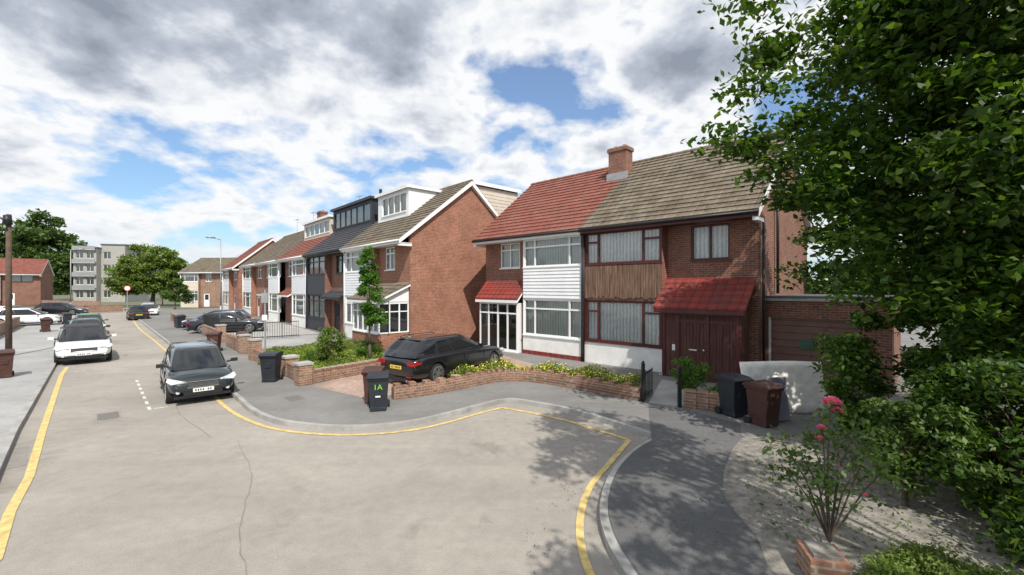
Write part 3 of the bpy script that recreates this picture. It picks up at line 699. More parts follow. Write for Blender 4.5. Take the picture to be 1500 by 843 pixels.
tree('broadleaf_tree', (6.6, .6, 0), (5.6, .6, 6.5), [((4.7, 1.5, 7.4), (2.0, 1.9, 1.7), 3), ((4.2, 2.2, 8.8), (1.5, 1.3, .9), 1), ((3.5, 1.2, 7.9), (1.1, 1.0, .7), .8), ((4.2, -1.4, 7.4), (1.7, 1.4, 1.2), 1.6)], 82, 12000, .48, .15, 'leaf_dark', .22, 8, 30)
tree('shrub', (6.6, 5.7, 0), (6.6, 5.7, 1.2), [((6.6, 5.8, 1.0), (1.1, 1.0, 1.1), 2), ((8.0, 6.2, 1.3), (1.8, 1.2, 1.6), 2), ((7.0, 7.8, 1.6), (1.2, .6, 1.5), 1.2), ((6.1, 4.6, .5), (.8, .5, .6), 1)], 120, 36000, .38, .11, 'leaf_dark', .06, 11, 40)
tree('shrub', (5.4, 6.0, 0), (5.4, 6.0, .9), [((5.35, 6.1, .9), (.42, .4, .75), 2), ((5.75, 5.6, 1.0), (.35, .35, .5), 1)], 26, 5200, .2, .095, 'leaf_mid', .04, 12, 16)
tree('shrub', (6.7, 8.9, 0), (6.7, 8.9, 1.3), [((6.9, 8.8, .8), (.5, .4, .7), 2)], 22, 3800, .24, .11, 'leaf_mid', .04, 15, 16)
tree('shrub', (4.25, 4.25, 0), (4.25, 4.25, .3), [((4.2, 4.25, .22), (.75, .4, .2), 2)], 50, 16000, .16, .045, 'leaf_light', .03, 14, 6)
def rose_bush():
    E = empty('rose_bush'); r = np.random.default_rng(5); mb = MB(); P = []
    b = Vector((3.62, 4.98, .2))
    tips = [(3.1, 5.05, 1.35), (3.3, 5.0, 1.2), (3.55, 5.0, 1.55), (3.63, 4.98, 1.72), (3.8, 5.1, 1.5), (4.0, 5.0, 1.6), (4.2, 5.1, 1.35), (3.45, 4.8, 1.0), (3.9, 4.9, 1.15), (4.35, 5.0, 1.1), (3.2, 5.2, 1.0), (3.5, 5.15, 1.4)]
    for t in tips:
        t = Vector(t); m_ = b.lerp(t, .5)+Vector((r.uniform(-.08, .08), r.uniform(-.08, .08), .1)); mb.cyl(b, m_, .012, .009, 6, 'bark'); mb.cyl(m_, t, .009, .005, 5, 'bark')
        for k in range(34):
            q = m_.lerp(t, r.uniform(-.3, 1)); P.append(np.array(q)+r.normal(size=3)*.10)
        for k in range(36): P.append(np.array(t)+r.normal(size=3)*.09-np.array([0, 0, .1]))
    mb.obj('stems', E); leaf_mesh('leaves', np.array(P), .08, 'leaf_mid', E, 4, .3, .6)
    fm = MB()
    for c, s in (((3.63, 4.96, 1.78), .10), ((3.69, 4.96, 1.69), .07), ((3.52, 4.97, 1.5), .05), ((3.5, 4.98, 1.38), .045), ((4.0, 4.95, .75), .03)):
        for k in range(34):
            th = k*2.4; q_ = k/34.; rr = s*math.sqrt(q_)*.9; ca, sa = math.cos(th), math.sin(th)
            o_ = Vector(c)+Vector((ca*rr*.6, sa*rr*.6, (1-q_)*s*.25)); t1 = Vector((-sa, ca, 0))*s*(.28+.25*q_); t2 = Vector((ca*q_*1.2, sa*q_*1.2, 1.0-.75*q_)).normalized()*s*.65
            fm.add([o_-t1*.6, o_+t1*.6, o_+t1+t2*.7, o_+t2, o_-t1+t2*.7], [(0,1,2,3,4)], 'rose')
    fm.obj('blooms', E)
rose_bush()
mb = MB(); E = empty('brick_planter'); mt = Matrix.Translation((3.22, 4.52, ZP)) @ Matrix.Rotation(-.25, 4, 'Z'); mb.box(-.18, .18, -.18, .2, 0, .26, 'brickwall', mt); mb.box(-.13, .13, -.13, .15, .26, .29, 'dirt', mt); mb.obj('brickwork', E)
tree('young_tree', (-5.95, 18.3, 0), (-6.0, 18.4, 3.6), [((-5.95, 18.4, 2.7), (.5, .5, 1.2), 3), ((-6.05, 18.4, 3.9), (.36, .36, .8), 1.4), ((-5.8, 18.4, 1.9), (.55, .45, .35), 1)], 66, 11500, .21, .11, 'leaf_young', .055, 21, 30)
tree('shrub', (-7.2, 17.3, 0), (-7.2, 17.3, .9), [((-7.2, 17.3, .9), (.55, .5, .65), 2), ((-7.5, 18, .7), (.7, .6, .5), 1)], 40, 5500, .22, .08, 'leaf_light', .03, 22, 30)
tree('shrub', (-8.2, 18.2, 0), (-8.2, 18.2, .4), [((-8.0, 17.8, .3), (.6, .5, .2), 1), ((-6.3, 18.9, .5), (.5, .8, .4), 1)], 24, 3500, .2, .08, 'leaf_young', .03, 23, 12)
tree('shrub', (4.75, 11.7, 0), (4.75, 11.7, .9), [((4.8, 11.8, .85), (.42, .4, .55), 2), ((5.3, 11.0, .45), (.35, .3, .3), 1)], 24, 4200, .2, .08, 'leaf_young', .03, 24, 16)
def scatter(name, poly, n, hgt, size, m, seed, up=.0, flowers=0, z=ZP, part='blades'):
    r = np.random.default_rng(seed); P = []; xs = [p[0] for p in poly]; ys = [p[1] for p in poly]
    def inside(x, y):
        c = False; j = len(poly)-1
        for i in range(len(poly)):
            xi, yi = poly[i]; xj, yj = poly[j]
            if (yi > y) != (yj > y) and x < (xj-xi)*(y-yi)/(yj-yi)+xi: c = not c
            j = i
        return c
    while len(P) < n:
        x = r.uniform(min(xs), max(xs)); y = r.uniform(min(ys), max(ys))
        if inside(x, y): P.append((x, y, z+r.uniform(.0, hgt)*(.65+.35*math.sin(x*3)*math.cos(y*2.3))))
    E = empty(name); P = np.array(P); leaf_mesh(part, P, size, m, E, seed, up, .35)
    if flowers:
        k = r.choice(n, flowers, replace=False); Q = P[k].copy(); Q[:, 2] += .06; leaf_mesh('flowers', Q, .055, 'yflower', E, seed+1, 1., .9)
scatter('grass', [(-9.9, 17.0), (-6.75, 14.1), (-4.85, 16.3), (-5.6, 20.0), (-9, 24.0), (-11.6, 20.2)], 16000, .22, .12, 'grassblade', 31)
scatter('ground_cover', [(-2.0, 12.95), (-1.1, 13.8), (-.1, 14.35), (1.1, 14.0), (2.5, 12.85), (3.3, 12.0), (3.8, 12.6), (2.6, 14.0), (.6, 15.4), (-1.0, 14.9)], 15000, .58, .09, 'grassblade', 32, .3, 2400)
scatter('weeds', [(3.2, 6.0), (3.3, 5.0), (5, 4.2), (8, 6), (7.5, 8.8), (5.2, 8.6), (4.0, 7.5)], 1800, .04, .06, 'leaf_mid', 33, .5)
scatter('fallen_leaves', [(1.5, 4.2), (1.5, 6.0), (2.6, 8.0), (4.5, 10.2), (7.5, 10), (9, 7), (6, 4), (3.5, 3.2)], 1100, .012, .042, 'litter', 34, 3., z=ZP+.012, part='leaves')
scatter('fallen_leaves', [(.6, 4.2), (.7, 6.0), (2.0, 8.4), (1.5, 9.2), (-.3, 11.1), (-.5, 10.6), (1.2, 8.6), (.1, 5.5), (.3, 4)], 180, .008, .035, 'litter', 35, 3., z=.014, part='leaves')
tree('tree', (-106, 98, 0), (-106, 98, 10), [((-106, 98, 11.5), (9.5, 6, 7.5), 3), ((-99, 97, 7), (5, 4, 4.5), 1), ((-114, 96, 9), (7, 5, 7), 1.5)], 230, 50000, 1.7, .8, 'leaf_far', .5, 41, 40)
tree('tree', (-60, 73, 0), (-60, 73, 5), [((-60, 73, 6.2), (5.4, 3.6, 4.2), 3), ((-64, 73, 4.2), (2.6, 2.6, 2.6), 1), ((-56.8, 73, 4.2), (2.8, 2.8, 2.6), 1)], 150, 30000, 1.0, .45, 'leaf_light', .35, 42, 30)
tree('tree', (-46.3, 60, 0), (-46.3, 60, 3), [((-46.5, 61, 2.4), (1.6, 1.4, 1.8), 1)], 40, 6000, .5, .3, 'leaf_mid', .12, 43, 20)
tree('tree', (-100, 125, 0), (-100, 125, 6), [((-118, 126, 6), (14, 4, 5), 1), ((-92, 130, 6), (12, 4, 4), 1)], 120, 20000, 1.8, .8, 'leaf_far', .4, 44, 10)
tree('tree', (18, 18, 0), (18, 18, 6), [((17, 17, 4.5), (4.5, 4, 4.2), 1)], 120, 16000, .9, .35, 'leaf_dark', .3, 45, 30)
tree('distant_trees', (-130, 190, 0), (-130, 190, 5), [((-200+k*24, 185+10*math.sin(k), 4+1.5*math.sin(k*1.7)), (15, 6, 5), 1) for k in range(19)], 420, 32000, 3.2, 1.8, 'leaf_far', .5, 46, 5)

# ------------------------------------------------------------------ cars
def car(name, loc, fwd, sc, L, W, H, paint, kind='suv', z=0., roof=None, trim='black'):
    ang = math.atan2(fwd[1], fwd[0]); E = empty(name, (loc[0], loc[1], z), ang, sc); hw = W/2
    Hb = {'suv': .65, 'estate': .66, 'hatch': .64, 'sedan': .66}[kind]*H; zb = .24 if kind == 'suv' else .17; R = .345 if kind == 'suv' else .325
    X = [-.5, -.493, -.46, -.36, -.2, 0, .17, .25, .33, .41, .46, .49, .5]
    top = [.72, .86, .96, 1.0, 1.0, .985, .965, .955, .925, .875, .80, .66, .56]
    if kind == 'sedan': top = [.80, .94, .97, .98, 1., .985, .965, .945, .905, .85, .78, .64, .54]
    if kind == 'estate': top = [.74, .88, .98, 1.0, 1., .985, .96, .94, .90, .84, .76, .63, .54]
    wd = [.78, .88, .95, .99, 1, 1, 1, .995, .985, .95, .89, .80, .70]
    bot = [.40, .32, .26, .22, .2, .2, .2, .2, .22, .24, .27, .32, .38]
    rings = []
    for x, t, w, b in zip(X, top, wd, bot):
        zt = t*Hb; z0 = b+zb-.2; h_ = hw*w
        half = [(0, z0), (.70*h_, z0), (.93*h_, z0+.05), (.985*h_, z0+(zt-z0)*.25), (h_, z0+(zt-z0)*.50), (.975*h_, z0+(zt-z0)*.70), (.97*h_, zt-.10), (.90*h_, zt-.015), (.5*h_, zt+.025), (0, zt+.035)]
        ring = [(x*L, -y, zz) for y, zz in half]+[(x*L, y, zz) for y, zz in reversed(half[1:-1])]
        rings.append(ring)
    b = MB(); n = len(rings[0]); vs = [p_ for r_ in rings for p_ in r_]
    fs = [(i*n+j, i*n+(j+1) % n, (i+1)*n+(j+1) % n, (i+1)*n+j) for i in range(len(rings)-1) for j in range(n)]
    fs += [tuple(range(n-1, -1, -1)), tuple(range((len(rings)-1)*n, len(rings)*n))]
    b.add(vs, fs, paint); body = b.obj('body', E, True)
    sd = body.modifiers.new('s', 'SUBSURF'); sd.levels = 2; sd.render_levels = 2
    wx = (-.30*L, .315*L)
    c = MB()
    for x in wx: c.cyl((x, -hw-.3, R+.01), (x, hw+.3, R+.01), R+.05, None, 28, 'black')
    cut = c.obj('arch_cutter', E)
    bo = body.modifiers.new('b', 'BOOLEAN'); bo.object = cut; bo.operation = 'DIFFERENCE'; bo.solver = 'EXACT'
    try: bo.material_mode = 'TRANSFER'
    except Exception: pass
    bpy.context.view_layer.update()
    dg = bpy.context.evaluated_depsgraph_get(); me = bpy.data.meshes.new_from_object(body.evaluated_get(dg))
    body.modifiers.clear(); body.data = me; bpy.data.objects.remove(cut)
    es = body.modifiers.new('es', 'EDGE_SPLIT'); es.split_angle = math.radians(50)
    prof = {'suv': (-.475, -.40, .285, .075), 'estate': (-.475, -.37, .20, .01), 'hatch': (-.465, -.34, .26, .05), 'sedan': (-.38, -.19, .21, .02)}[kind]
    fr = [0, .07, .245, .275, .50, .525, .80, .955, 1.0]
    colm = [paint, 'glass_car', 'black', 'glass_car', 'black', 'glass_car', 'glass_car', roof or paint]
    zt = Hb-.05
    def ring(t, z_):
        x0 = L*(prof[0]+(prof[1]-prof[0])*t); x1 = L*(prof[2]+(prof[3]-prof[2])*t); w_ = hw*(.915-.215*t)+.02*math.sin(t*math.pi)
        tap = lambda f: 1-.10*max(0, (f-.55)/.45)**2-.07*max(0, (.3-f)/.3)**2
        S = [(x0+(x1-x0)*f, -w_*tap(f), z_) for f in fr]
        bf = .055*L*(1-.35*t); yf = w_*tap(1)
        S += [(x1+bf*math.cos(k/6*math.pi-math.pi/2), yf*math.sin(k/6*math.pi-math.pi/2)*1.0, z_) for k in range(1, 6)]
        S += [(x0+(x1-x0)*f, w_*tap(f), z_) for f in reversed(fr)]
        br = .022*L; yr = w_*tap(0)
        S += [(x0-br*math.cos(a_), yr*math.sin(a_), z_) for a_ in (math.pi/3.2, 0, -math.pi/3.2)]
        return S
    T_ = [0, .12, .35, .62, .84, .93]; levels = [ring(t, zt+(H-.035-zt)*t**.93) for t in T_]
    def scaled(Rg, k, z_, sx=0):
        cx = sum(p_[0] for p_ in Rg)/len(Rg); return [(cx+(p_[0]-cx)*k+sx, p_[1]*k, z_) for p_ in Rg]
    levels.append(scaled(ring(1., 0), .97, H-.03)); levels.append(scaled(ring(1., 0), .86, H-.008)); levels.append(scaled(ring(1., 0), .5, H+.005))
    nn_ = len(levels[0]); cab = MB(); nf = len(fr)
    allv = [p_ for l in levels for p_ in l]; cab.add(allv, [], paint)
    def cmat(j):
        if j < nf-1: return colm[j]
        if j < nf+5: return 'glass_car'
        k = j-(nf+5)
        if k < nf-1: return colm[nf-2-k]
        return 'glass_car'
    def face(i, j, m): cab.f.append([i*nn_+j, i*nn_+(j+1) % nn_, (i+1)*nn_+(j+1) % nn_, (i+1)*nn_+j]); cab.m.append(cab.mi(m))
    for i in range(len(levels)-1):
        for j in range(nn_):
            front = nf-1 <= j < nf+5; rear = j >= 2*nf+4
            if i >= 5 or (i == 4 and not front): m = roof or paint
            elif i == 0 and not front: m = 'black' if not rear else paint
            elif rear and i == 1: m = paint
            else: m = cmat(j)
            face(i, j, m)
    cab.f.append([(len(levels)-1)*nn_+j for j in range(nn_)]); cab.m.append(cab.mi(roof or paint))
    cab.obj('cabin', E, True, 0, 38)
    pl = MB()
    for sd_ in (-1, 1):
        mx = L*(prof[2]-.075)
        pl.cyl((mx, sd_*hw*.86, Hb+.03), (mx, sd_*(hw+.02), Hb+.06), .03, None, 6, 'black')
        for k in range(3):
            s_ = (1., 1.12, .9)[k]
            pl.box(mx-.05-.0+k*.035, mx-.015+k*.035, sd_*(hw+.0), sd_*(hw+.17*s_), Hb+.02+(.01 if k != 1 else 0), Hb+.14-(.012 if k != 1 else 0), paint if k else 'glass_car')
        for hx in (.03, -.20): pl.box(L*hx, L*hx+.17, sd_*(hw*.97), sd_*(hw*.985+.012), Hb*.80, Hb*.80+.025, 'chrome' if trim == 'chrome' else paint)
        for dx in (.19, -.035, -.225): pl.box(L*dx-.003, L*dx+.003, sd_*hw*.9, sd_*(hw*.996), zb+.15, Hb-.12, 'black')
        pl.box(-.22*L, .235*L, sd_*(hw*.93), sd_*(hw+.004), zb-.0, zb+.09, 'black')
        if kind in ('suv', 'estate'):
            a_ = Vector((L*(prof[1]+.02), sd_*hw*.67, H-.005)); b_ = Vector((L*(prof[3]-.03), sd_*hw*.67, H-.005)); u_ = Vector((0, 0, .035))
            pl.cyl(a_, a_+u_+Vector((.12, 0, 0)), .014, None, 6, 'black'); pl.cyl(a_+u_+Vector((.12, 0, 0)), b_+u_-Vector((.12, 0, 0)), .014, None, 6, 'chrome' if trim == 'chrome' else 'black'); pl.cyl(b_+u_-Vector((.12, 0, 0)), b_, .014, None, 6, 'black')
    fxx = .5*L; w0 = W/1.8
    pl.box(fxx-.09, fxx-.008, -.40*w0, .40*w0, Hb*.52, Hb*.68, 'black'); pl.box(fxx-.10, fxx+.002, -.41*w0, .41*w0, Hb*.68, Hb*.70, 'chrome'); pl.box(fxx-.10, fxx-.002, -.40*w0, .40*w0, Hb*.505, Hb*.52, 'chrome')
    pl.box(fxx-.10, fxx-.0, -.55*hw, .55*hw, zb+.05, zb+.17, 'black'); pl.box(fxx-.2, fxx-.02, -.8*hw, .8*hw, zb-.02, zb+.05, 'black')
    for k in range(4): pl.box(fxx-.05, fxx-.004, -.39*w0, .39*w0, Hb*(.54+k*.033), Hb*(.546+k*.033), 'grey')
    pl.box(fxx-.02, fxx+.014, -.26, .26, Hb*.38, Hb*.38+.11, 'plate_w')
    for k in range(7):
        if k != 4: pl.box(fxx+.014, fxx+.016, -.21+k*.062, -.175+k*.062, Hb*.38+.025, Hb*.38+.085, 'black')
    for sd_ in (-1, 1):
        q = [(fxx-.035, sd_*.50*hw, Hb*.66), (fxx-.03, sd_*.52*hw, Hb*.71), (fxx-.34, sd_*.925*hw, Hb*.80), (fxx-.30, sd_*.965*hw, Hb*.70), (fxx-.10, sd_*.84*hw, Hb*.635)]
        o_ = Vector((.03, sd_*.03, .01)); i_ = Vector((-.12, -sd_*.1, -.02))
        A_ = [Vector(p_)+o_ for p_ in q]; B_ = [Vector(p_)+i_ for p_ in q]
        pl.add(A_+B_, [(0,1,2,3,4), (9,8,7,6,5)]+[(i, i+5, (i+1) % 5+5, (i+1) % 5) for i in range(5)], 'lamp')
        pl.cyl((fxx-.12, sd_*.70*hw, zb+.17), (fxx-.035, sd_*.70*hw, zb+.17), .05, None, 12, 'lamp')
        pl.box(-fxx-.0, -fxx+.17, sd_*.56*hw, sd_*.925*hw, Hb*.70, Hb*.83, 'red')
        pl.box(-fxx+.02, -fxx+.27, sd_*.80*hw, sd_*.955*hw, Hb*.74, Hb*.82, 'red')
        pl.box(-fxx+.005, -fxx+.12, sd_*.5*hw, sd_*.75*hw, zb+.14, zb+.17, 'red')
        pl.cyl((-fxx-.005, sd_*.55*hw, zb+.03), (-fxx+.1, sd_*.55*hw, zb+.03), .04, None, 10, 'chrome')
    pl.box(-fxx-.012, -fxx+.03, -.26, .26, Hb*.56, Hb*.56+.11, 'plate_y')
    for k in range(7):
        if k != 4: pl.box(-fxx-.014, -fxx-.012, -.21+k*.062, -.175+k*.062, Hb*.56+.025, Hb*.56+.085, 'black')
    pl.box(-fxx-.004, -fxx+.06, -.7*hw, .7*hw, zb+.0, zb+.11, 'black')
    if kind != 'sedan': pl.box(L*prof[1]-.13, L*prof[1]+.06, -.55*hw, .55*hw, H-.05, H-.03, paint)
    pl.obj('trim', E, False, .006)
    wh = MB()
    for x in wx:
        for sd_ in (-1, 1):
            y0 = sd_*(hw-.22); y1 = sd_*(hw-.02)
            wh.cyl((x, y0, R), (x, y1-sd_*.02, R), R, None, 30, 'tyre'); wh.cyl((x, y1-sd_*.02, R), (x, y1, R), R, R*.95, 30, 'tyre'); wh.cyl((x, y1, R), (x, y1+sd_*.003, R), R*.72, None, 24, 'dark')
            wh.cyl((x, y1, R), (x, y1+sd_*.012, R), R*.16, None, 12, 'alloy')
            for k in range(10):
                a = k*2*math.pi/10+(.09 if k % 2 else -.09)+.3; mt = Matrix.Translation((x, y1+sd_*.005, R)) @ Matrix.Rotation(a, 4, 'Y')
                wh.box(R*.1, R*.72, -.005, .005, -.016, .016, 'alloy', mt)
            N_ = 28; vs = []
            for k in range(N_):
                t = 2*math.pi*k/N_
                for rr_, yo in ((R*.77, .003), (R*.69, .010)): vs.append((x+math.cos(t)*rr_, y1+sd_*yo, R+math.sin(t)*rr_))
            wh.add(vs, [(2*k, 2*k+1, (2*k+3) % (2*N_), (2*k+2) % (2*N_)) for k in range(N_)], 'alloy')
    wh.obj('wheels', E, False)
    ub = MB(); ub.box(-.42*L, .42*L, -hw*.7, hw*.7, zb+.02, zb+.2, 'black'); ub.obj('underbody', E)
    return E
def paint(name, col, metal=.3): return mat(name, col, .28, .04, 1.5, metal=metal, coat=1.)
P_gb = paint('paint_dark_green_black', (.018, .026, .027)); P_bk = paint('paint_black', (.014, .015, .017)); P_w = paint('paint_white', (.78, .79, .80), 0)
P_bl = paint('paint_dark_blue', (.015, .03, .06)); P_gr = paint('paint_grey', (.09, .1, .11)); P_grn = paint('paint_green', (.06, .25, .12))
car('parked_car', (-9.45, 13.05), (.66, -.75), .88, 4.16, 1.78, 1.56, P_gb, 'suv', 0, trim='chrome')
car('parked_car', (-18.6, 18.95), (.71, -.70), .89, 4.4, 1.95, 1.62, P_w, 'suv', .02, roof=M['black'])
car('parked_car', (-23.6, 24.2), (.70, -.71), .90, 4.2, 1.78, 1.5, P_gb, 'hatch', .02)
car('parked_car', (-28.3, 29.2), (.70, -.71), .90, 4.1, 1.75, 1.48, P_grn, 'hatch', .02)
car('estate_car', (-2.22, 15.3), (.57, .822), .95, 4.95, 1.88, 1.47, P_bk, 'estate', ZP)
car('parked_car', (-36.4, 42.5), (-.69, .723), .9, 4.3, 1.8, 1.5, P_gb, 'hatch', 0)
car('parked_car', (-40.0, 48.0), (.69, -.72), .9, 4.2, 1.8, 1.5, P_w, 'hatch', 0)
car('parked_car', (-43.5, 52.3), (.69, -.72), .9, 4.2, 1.8, 1.5, paint('paint_silver', (.4, .41, .42)), 'hatch', 0)
car('parked_car', (-19.2, 29.6), (.93, .36), .93, 4.7, 1.85, 1.44, P_bk, 'sedan', ZP)
car('parked_car', (-21.6, 32.2), (-.9, -.43), .93, 4.6, 1.82, 1.46, P_bl, 'hatch', ZP)
car('parked_car', (-49, 47.5), (.9, .3), .93, 4.5, 1.8, 1.5, P_bk, 'hatch', ZP)
car('parked_car', (-38.6, 34.6), (.75, .66), .93, 4.4, 1.8, 1.5, P_w, 'hatch', ZP)
car('parked_car', (-45.0, 39.5), (.8, .6), .93, 4.4, 1.8, 1.5, P_gr, 'hatch', ZP)

# ------------------------------------------------------------------ bins, posts, clutter
def bin_(loc, ang, m, sc=.85, z=ZP, label=None):
    E = empty('wheelie_bin', (loc[0], loc[1], z), ang, sc); b = MB()
    def ringbox(w0, d0, z0, w1, d1, z1, mm):
        b.add([(-w0/2,-d0/2,z0),(w0/2,-d0/2,z0),(w0/2,d0/2,z0),(-w0/2,d0/2,z0),(-w1/2,-d1/2,z1),(w1/2,-d1/2,z1),(w1/2,d1/2,z1),(-w1/2,d1/2,z1)], [(0,3,2,1),(4,5,6,7),(0,1,5,4),(1,2,6,5),(2,3,7,6),(3,0,4,7)], mm)
    ringbox(.44, .46, .06, .54, .60, .92, m); ringbox(.58, .66, .90, .60, .68, .97, m); ringbox(.46, .48, .02, .46, .48, .12, m)
    b.prism_x([(-.38, .975), (-.38, 1.0), (-.25, 1.06), (.2, 1.09), (.33, 1.05), (.33, .975)], -.30, .30, m)
    b.cyl((-.27, .40, .99), (.27, .40, .99), .02, None, 8, m); b.box(-.27, -.23, .3, .41, .96, 1.01, m); b.box(.23, .27, .3, .41, .96, 1.01, m)
    for s_ in (-1, 1): b.cyl((s_*.24, .27, .1), (s_*.30, .27, .1), .1, None, 16, 'tyre')
    if not label: b.box(-.12, .12, -.30, -.27, .55, .72, m)
    b.obj('body', E, False, .012)
    if label:
        cu = bpy.data.curves.new('number', 'FONT'); cu.body = label; cu.size = .22; cu.extrude = .003; cu.align_x = 'CENTER'
        o = bpy.data.objects.new('painted_number', cu); COL.objects.link(o); o.parent = E; o.location = (0, -.290, .64); o.rotation_euler = (math.pi/2+.08, 0, 0); cu.materials.append(M['green'])
        t = MB(); t.box(-.07, .07, -.285, -.262, .42, .46, 'plate_w'); t.obj('sticker', E)
    return E
bin_((-3.28, 10.75), .22, 'binblack', .84, label='1A'); bin_((-3.62, 11.45), .1, 'binbrown', .84)
bin_((-7.72, 14.0), .1, 'binblack', .86)
bin_((5.2, 10.25), .3, 'binblack', .88); bin_((5.5, 9.55), .4, 'binbrown', .86)
bin_((-13.9, 20.4), .3, 'binbrown'); bin_((-12.7, 20.7), .3, 'binbrown'); bin_((-25.2, 33.0), -.6, 'binbrown'); bin_((-25.6, 33.6), -.6, 'binbrown'); bin_((-24.6, 32.4), -.6, 'binblack')
bin_((-16.95, 14.55), .9, 'binbrown'); bin_((-31.6, 29.6), .9, 'binbrown'); bin_((-37.0, 36.3), .9, 'binbrown'); bin_((-36.2, 35.6), .9, 'binblack')
E = empty('mattress', (6.62, 10.45, ZP), -.05); mb = MB()
mt = Matrix.Rotation(-.28, 4, 'X')
GX, GZ = 30, 18; vs = []
for side in (-1, 1):
    for i in range(GX+1):
        for j in range(GZ+1):
            x = -1.0+2.0*i/GX; z_ = 1.22*j/GZ; e_ = min(1, min(i, GX-i)/2, min(j, GZ-j)/2)
            puff = .11*math.sqrt(e_)
            puff += (.012*math.cos(i*math.pi*2/5)*math.cos(j*math.pi*2/4.5) if e_ >= 1 else 0)
            vs.append(mt @ Vector((x+.02*math.sin(z_*4), side*puff+.03*math.sin(x*1.6), z_+.02*math.sin(x*2.2+1)*(j/GZ))))
fs = []; K_ = (GX+1)*(GZ+1)
for side in (0, 1):
    for i in range(GX):
        for j in range(GZ):
            a = side*K_+i*(GZ+1)+j; q = (a, a+GZ+1, a+GZ+2, a+1); fs.append(q if side == 0 else tuple(reversed(q)))
mb.add(vs, fs, 'mattress'); mb.obj('pad', E, True)
E = empty('discarded_board', (6.1, 9.9, ZP), .2); mb = MB(); mt = Matrix.Rotation(-.15, 4, 'X'); mb.box(-.18, .2, -.05, .05, 0, .95, 'purple', mt); mb.box(-.25, .1, -.12, -.06, 0, .65, 'purple', mt); mb.obj('panels', E, False, .01)
E = empty('cardboard_box', (5.75, 11.3, ZP), .2); mb = MB(); mb.box(-.3, .3, -.2, .2, 0, .7, 'weather'); mb.box(-.3, -.1, -.22, .2, .7, .72, 'weather'); mb.obj('carton', E)

def lamp(x, y, h, dirv, z=ZP, m='grey', r=.06):
    E = empty('street_lamp', (x, y, z)); mb = MB(); mb.cyl((0,0,0), (0,0,1.3), r*1.5, r*1.4, 12, m); mb.cyl((0,0,1.3), (0,0,h), r, r*.6, 10, m)
    d = Vector((dirv[0], dirv[1], 0)).normalized(); mb.cyl((0,0,h-.05), d*.55+Vector((0,0,h+.08)), r*.5, r*.5, 8, m)
    mt = Matrix.Translation(d*.8+Vector((0, 0, h+.1))) @ Matrix.Rotation(math.atan2(d.y, d.x), 4, 'Z'); mb.box(-.35, .35, -.13, .13, -.04, .07, m, mt); mb.box(-.28, .28, -.1, .1, -.055, -.04, 'lamp', mt)
    mb.obj('column', E, True)
lamp(-27.2, 40.8, 7.5, (-.7, -.7)); lamp(-49.9, 49.4, 7.3, (.7, .7)); lamp(-60, 75, 7, (1, 0))
E = empty('telegraph_pole', (-22.0, 19.1, ZP)); mb = MB(); mb.cyl((0,0,0), (0,0,6.2), .11, .085, 12, 'post'); mb.cyl((0,-.05,5.75), (0,-.05,6.15), .16, .13, 12, 'black'); mb.cyl((0,-.2,5.95), (.15,-.5,6.0), .05, None, 8, 'grey'); mb.obj('pole', E, True)
E = empty('sign_post', (-11.3, 20.0, ZP)); mb = MB(); mb.cyl((0,0,0), (0,0,2.9), .04, None, 10, 'grey'); mb.box(-.12, .12, -.05, -.03, 1.5, 1.75, 'plate_w'); mb.box(-.15, .15, -.055, -.035, 2.3, 2.75, 'grey'); mb.obj('post', E)
E = empty('no_entry_sign', (-51.5, 58.5, ZP), .6); mb = MB(); mb.cyl((0,0,0), (0,0,2.9), .05, None, 8, 'grey'); mb.cyl((0,-.06,2.9), (0,-.09,2.9), .38, None, 24, 'red'); mb.cyl((0,-.092,2.9), (0,-.1,2.9), .28, None, 24, 'plate_w'); mb.obj('sign', E)

# ------------------------------------------------------------------ sky, sun, camera
w = bpy.data.worlds.new("World"); scene.world = w; w.use_nodes = True; nt = w.node_tree
bg = nt.nodes['Background']; sky = N(nt, 'ShaderNodeTexSky'); sky.sky_type = 'NISHITA'; sky.sun_disc = False
sky.sun_elevation = SUN_EL; sky.sun_rotation = math.atan2(sh.x, sh.y); sky.air_density = 1.2; sky.dust_density = .6; sky.ozone_density = 2
tc = N(nt, 'ShaderNodeTexCoord').outputs['Generated']; sp = N(nt, 'ShaderNodeSeparateXYZ'); nt.links.new(tc, sp.inputs[0])
zc = math_n(nt, 'ADD', math_n(nt, 'MAXIMUM', sp.outputs[2], 0.), .33)
px = math_n(nt, 'DIVIDE', sp.outputs[0], zc); py = math_n(nt, 'DIVIDE', sp.outputs[1], zc)
pc = N(nt, 'ShaderNodeCombineXYZ'); nt.links.new(px, pc.inputs[0]); nt.links.new(py, pc.inputs[1]); pv = pc.outputs[0]
n1 = noise(nt, pv, 2.9, 12, .56, .12)
def blob(cx, cy, r, k):
    d = N(nt, 'ShaderNodeVectorMath', operation='DISTANCE'); nt.links.new(pv, d.inputs[0]); d.inputs[1].default_value = (cx, cy, 0)
    mr = N(nt, 'ShaderNodeMapRange'); mr.interpolation_type = 'SMOOTHSTEP'; nt.links.new(d.outputs[1], mr.inputs[0]); mr.inputs[1].default_value = r; mr.inputs[2].default_value = 0; mr.inputs[3].default_value = 0; mr.inputs[4].default_value = k
    return mr.outputs[0]
dens = n1.outputs[0]
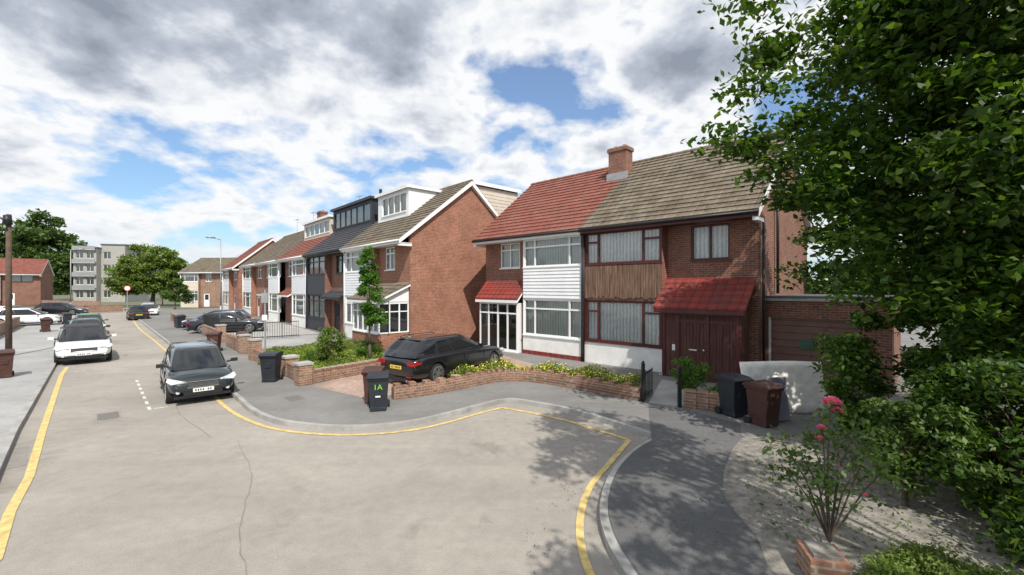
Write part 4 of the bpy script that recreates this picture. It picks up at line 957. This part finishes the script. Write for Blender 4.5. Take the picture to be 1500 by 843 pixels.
for a in ((.0, 1.22, .24, -.12), (.14, 1.22, .2, -.08), (-.64, 1.22, .24, -.07), (-1.02, 1.32, .26, -.06), (-1.3, 1.5, .3, -.05),
          (-.80, .86, .55, .26), (-.27, 1.12, .22, .22), (.36, 1.1, .28, .18), (-.2, .82, .45, .16), (.3, 1.5, .2, .08), (-.3, 1.4, .25, .06)): dens = math_n(nt, 'ADD', dens, blob(*a))
dens_r = ramp(nt, dens, [(.40, 0.), (.51, 1.)])
thick = ramp(nt, dens, [(.54, 0.), (.80, 1.)])
n2 = noise(nt, pv, 6.5, 10, .6, .15)
tk = math_n(nt, 'MULTIPLY_ADD', n2.outputs[0], .62, math_n(nt, 'MULTIPLY_ADD', thick.outputs[0], .80, -.22))
ccol = ramp(nt, tk, [(.10, (8.8, 8.9, 9.0)), (.28, (7.2, 7.5, 8.0)), (.50, (4.7, 5.1, 5.9)), (.85, (2.7, 3.05, 3.7))])
skyb = mix(nt, 1., sky.outputs[0], (.9, 1.15, 1.4), 'MULTIPLY')
skyb = mix(nt, .12, skyb, (7., 7.6, 8.4))
colr = mix(nt, dens_r.outputs[0], skyb, ccol.outputs[0])
haze = ramp(nt, sp.outputs[2], [(0., .65), (.12, .0)])
colr = mix(nt, haze.outputs[0], colr, (6.2, 6.9, 7.7))
nt.links.new(colr, bg.inputs[0]); bg.inputs[1].default_value = .11

sl = bpy.data.lights.new('sun', 'SUN'); sl.energy = 4.9; sl.angle = math.radians(.5); sl.color = (1, .945, .86)
so = bpy.data.objects.new('sun', sl); COL.objects.link(so); so.rotation_euler = SUNV.to_track_quat('Z', 'Y').to_euler()
cam = bpy.data.cameras.new('camera'); co = bpy.data.objects.new('camera', cam); COL.objects.link(co)
co.location = (0, 0, H_CAM); co.rotation_euler = (math.pi/2, 0, 0); cam.sensor_width = 36; cam.lens = 15.36; cam.clip_end = 4000; cam.clip_start = .05
scene.camera = co
scene.view_settings.view_transform = 'Standard'; scene.view_settings.look = 'None'; scene.view_settings.exposure = 0
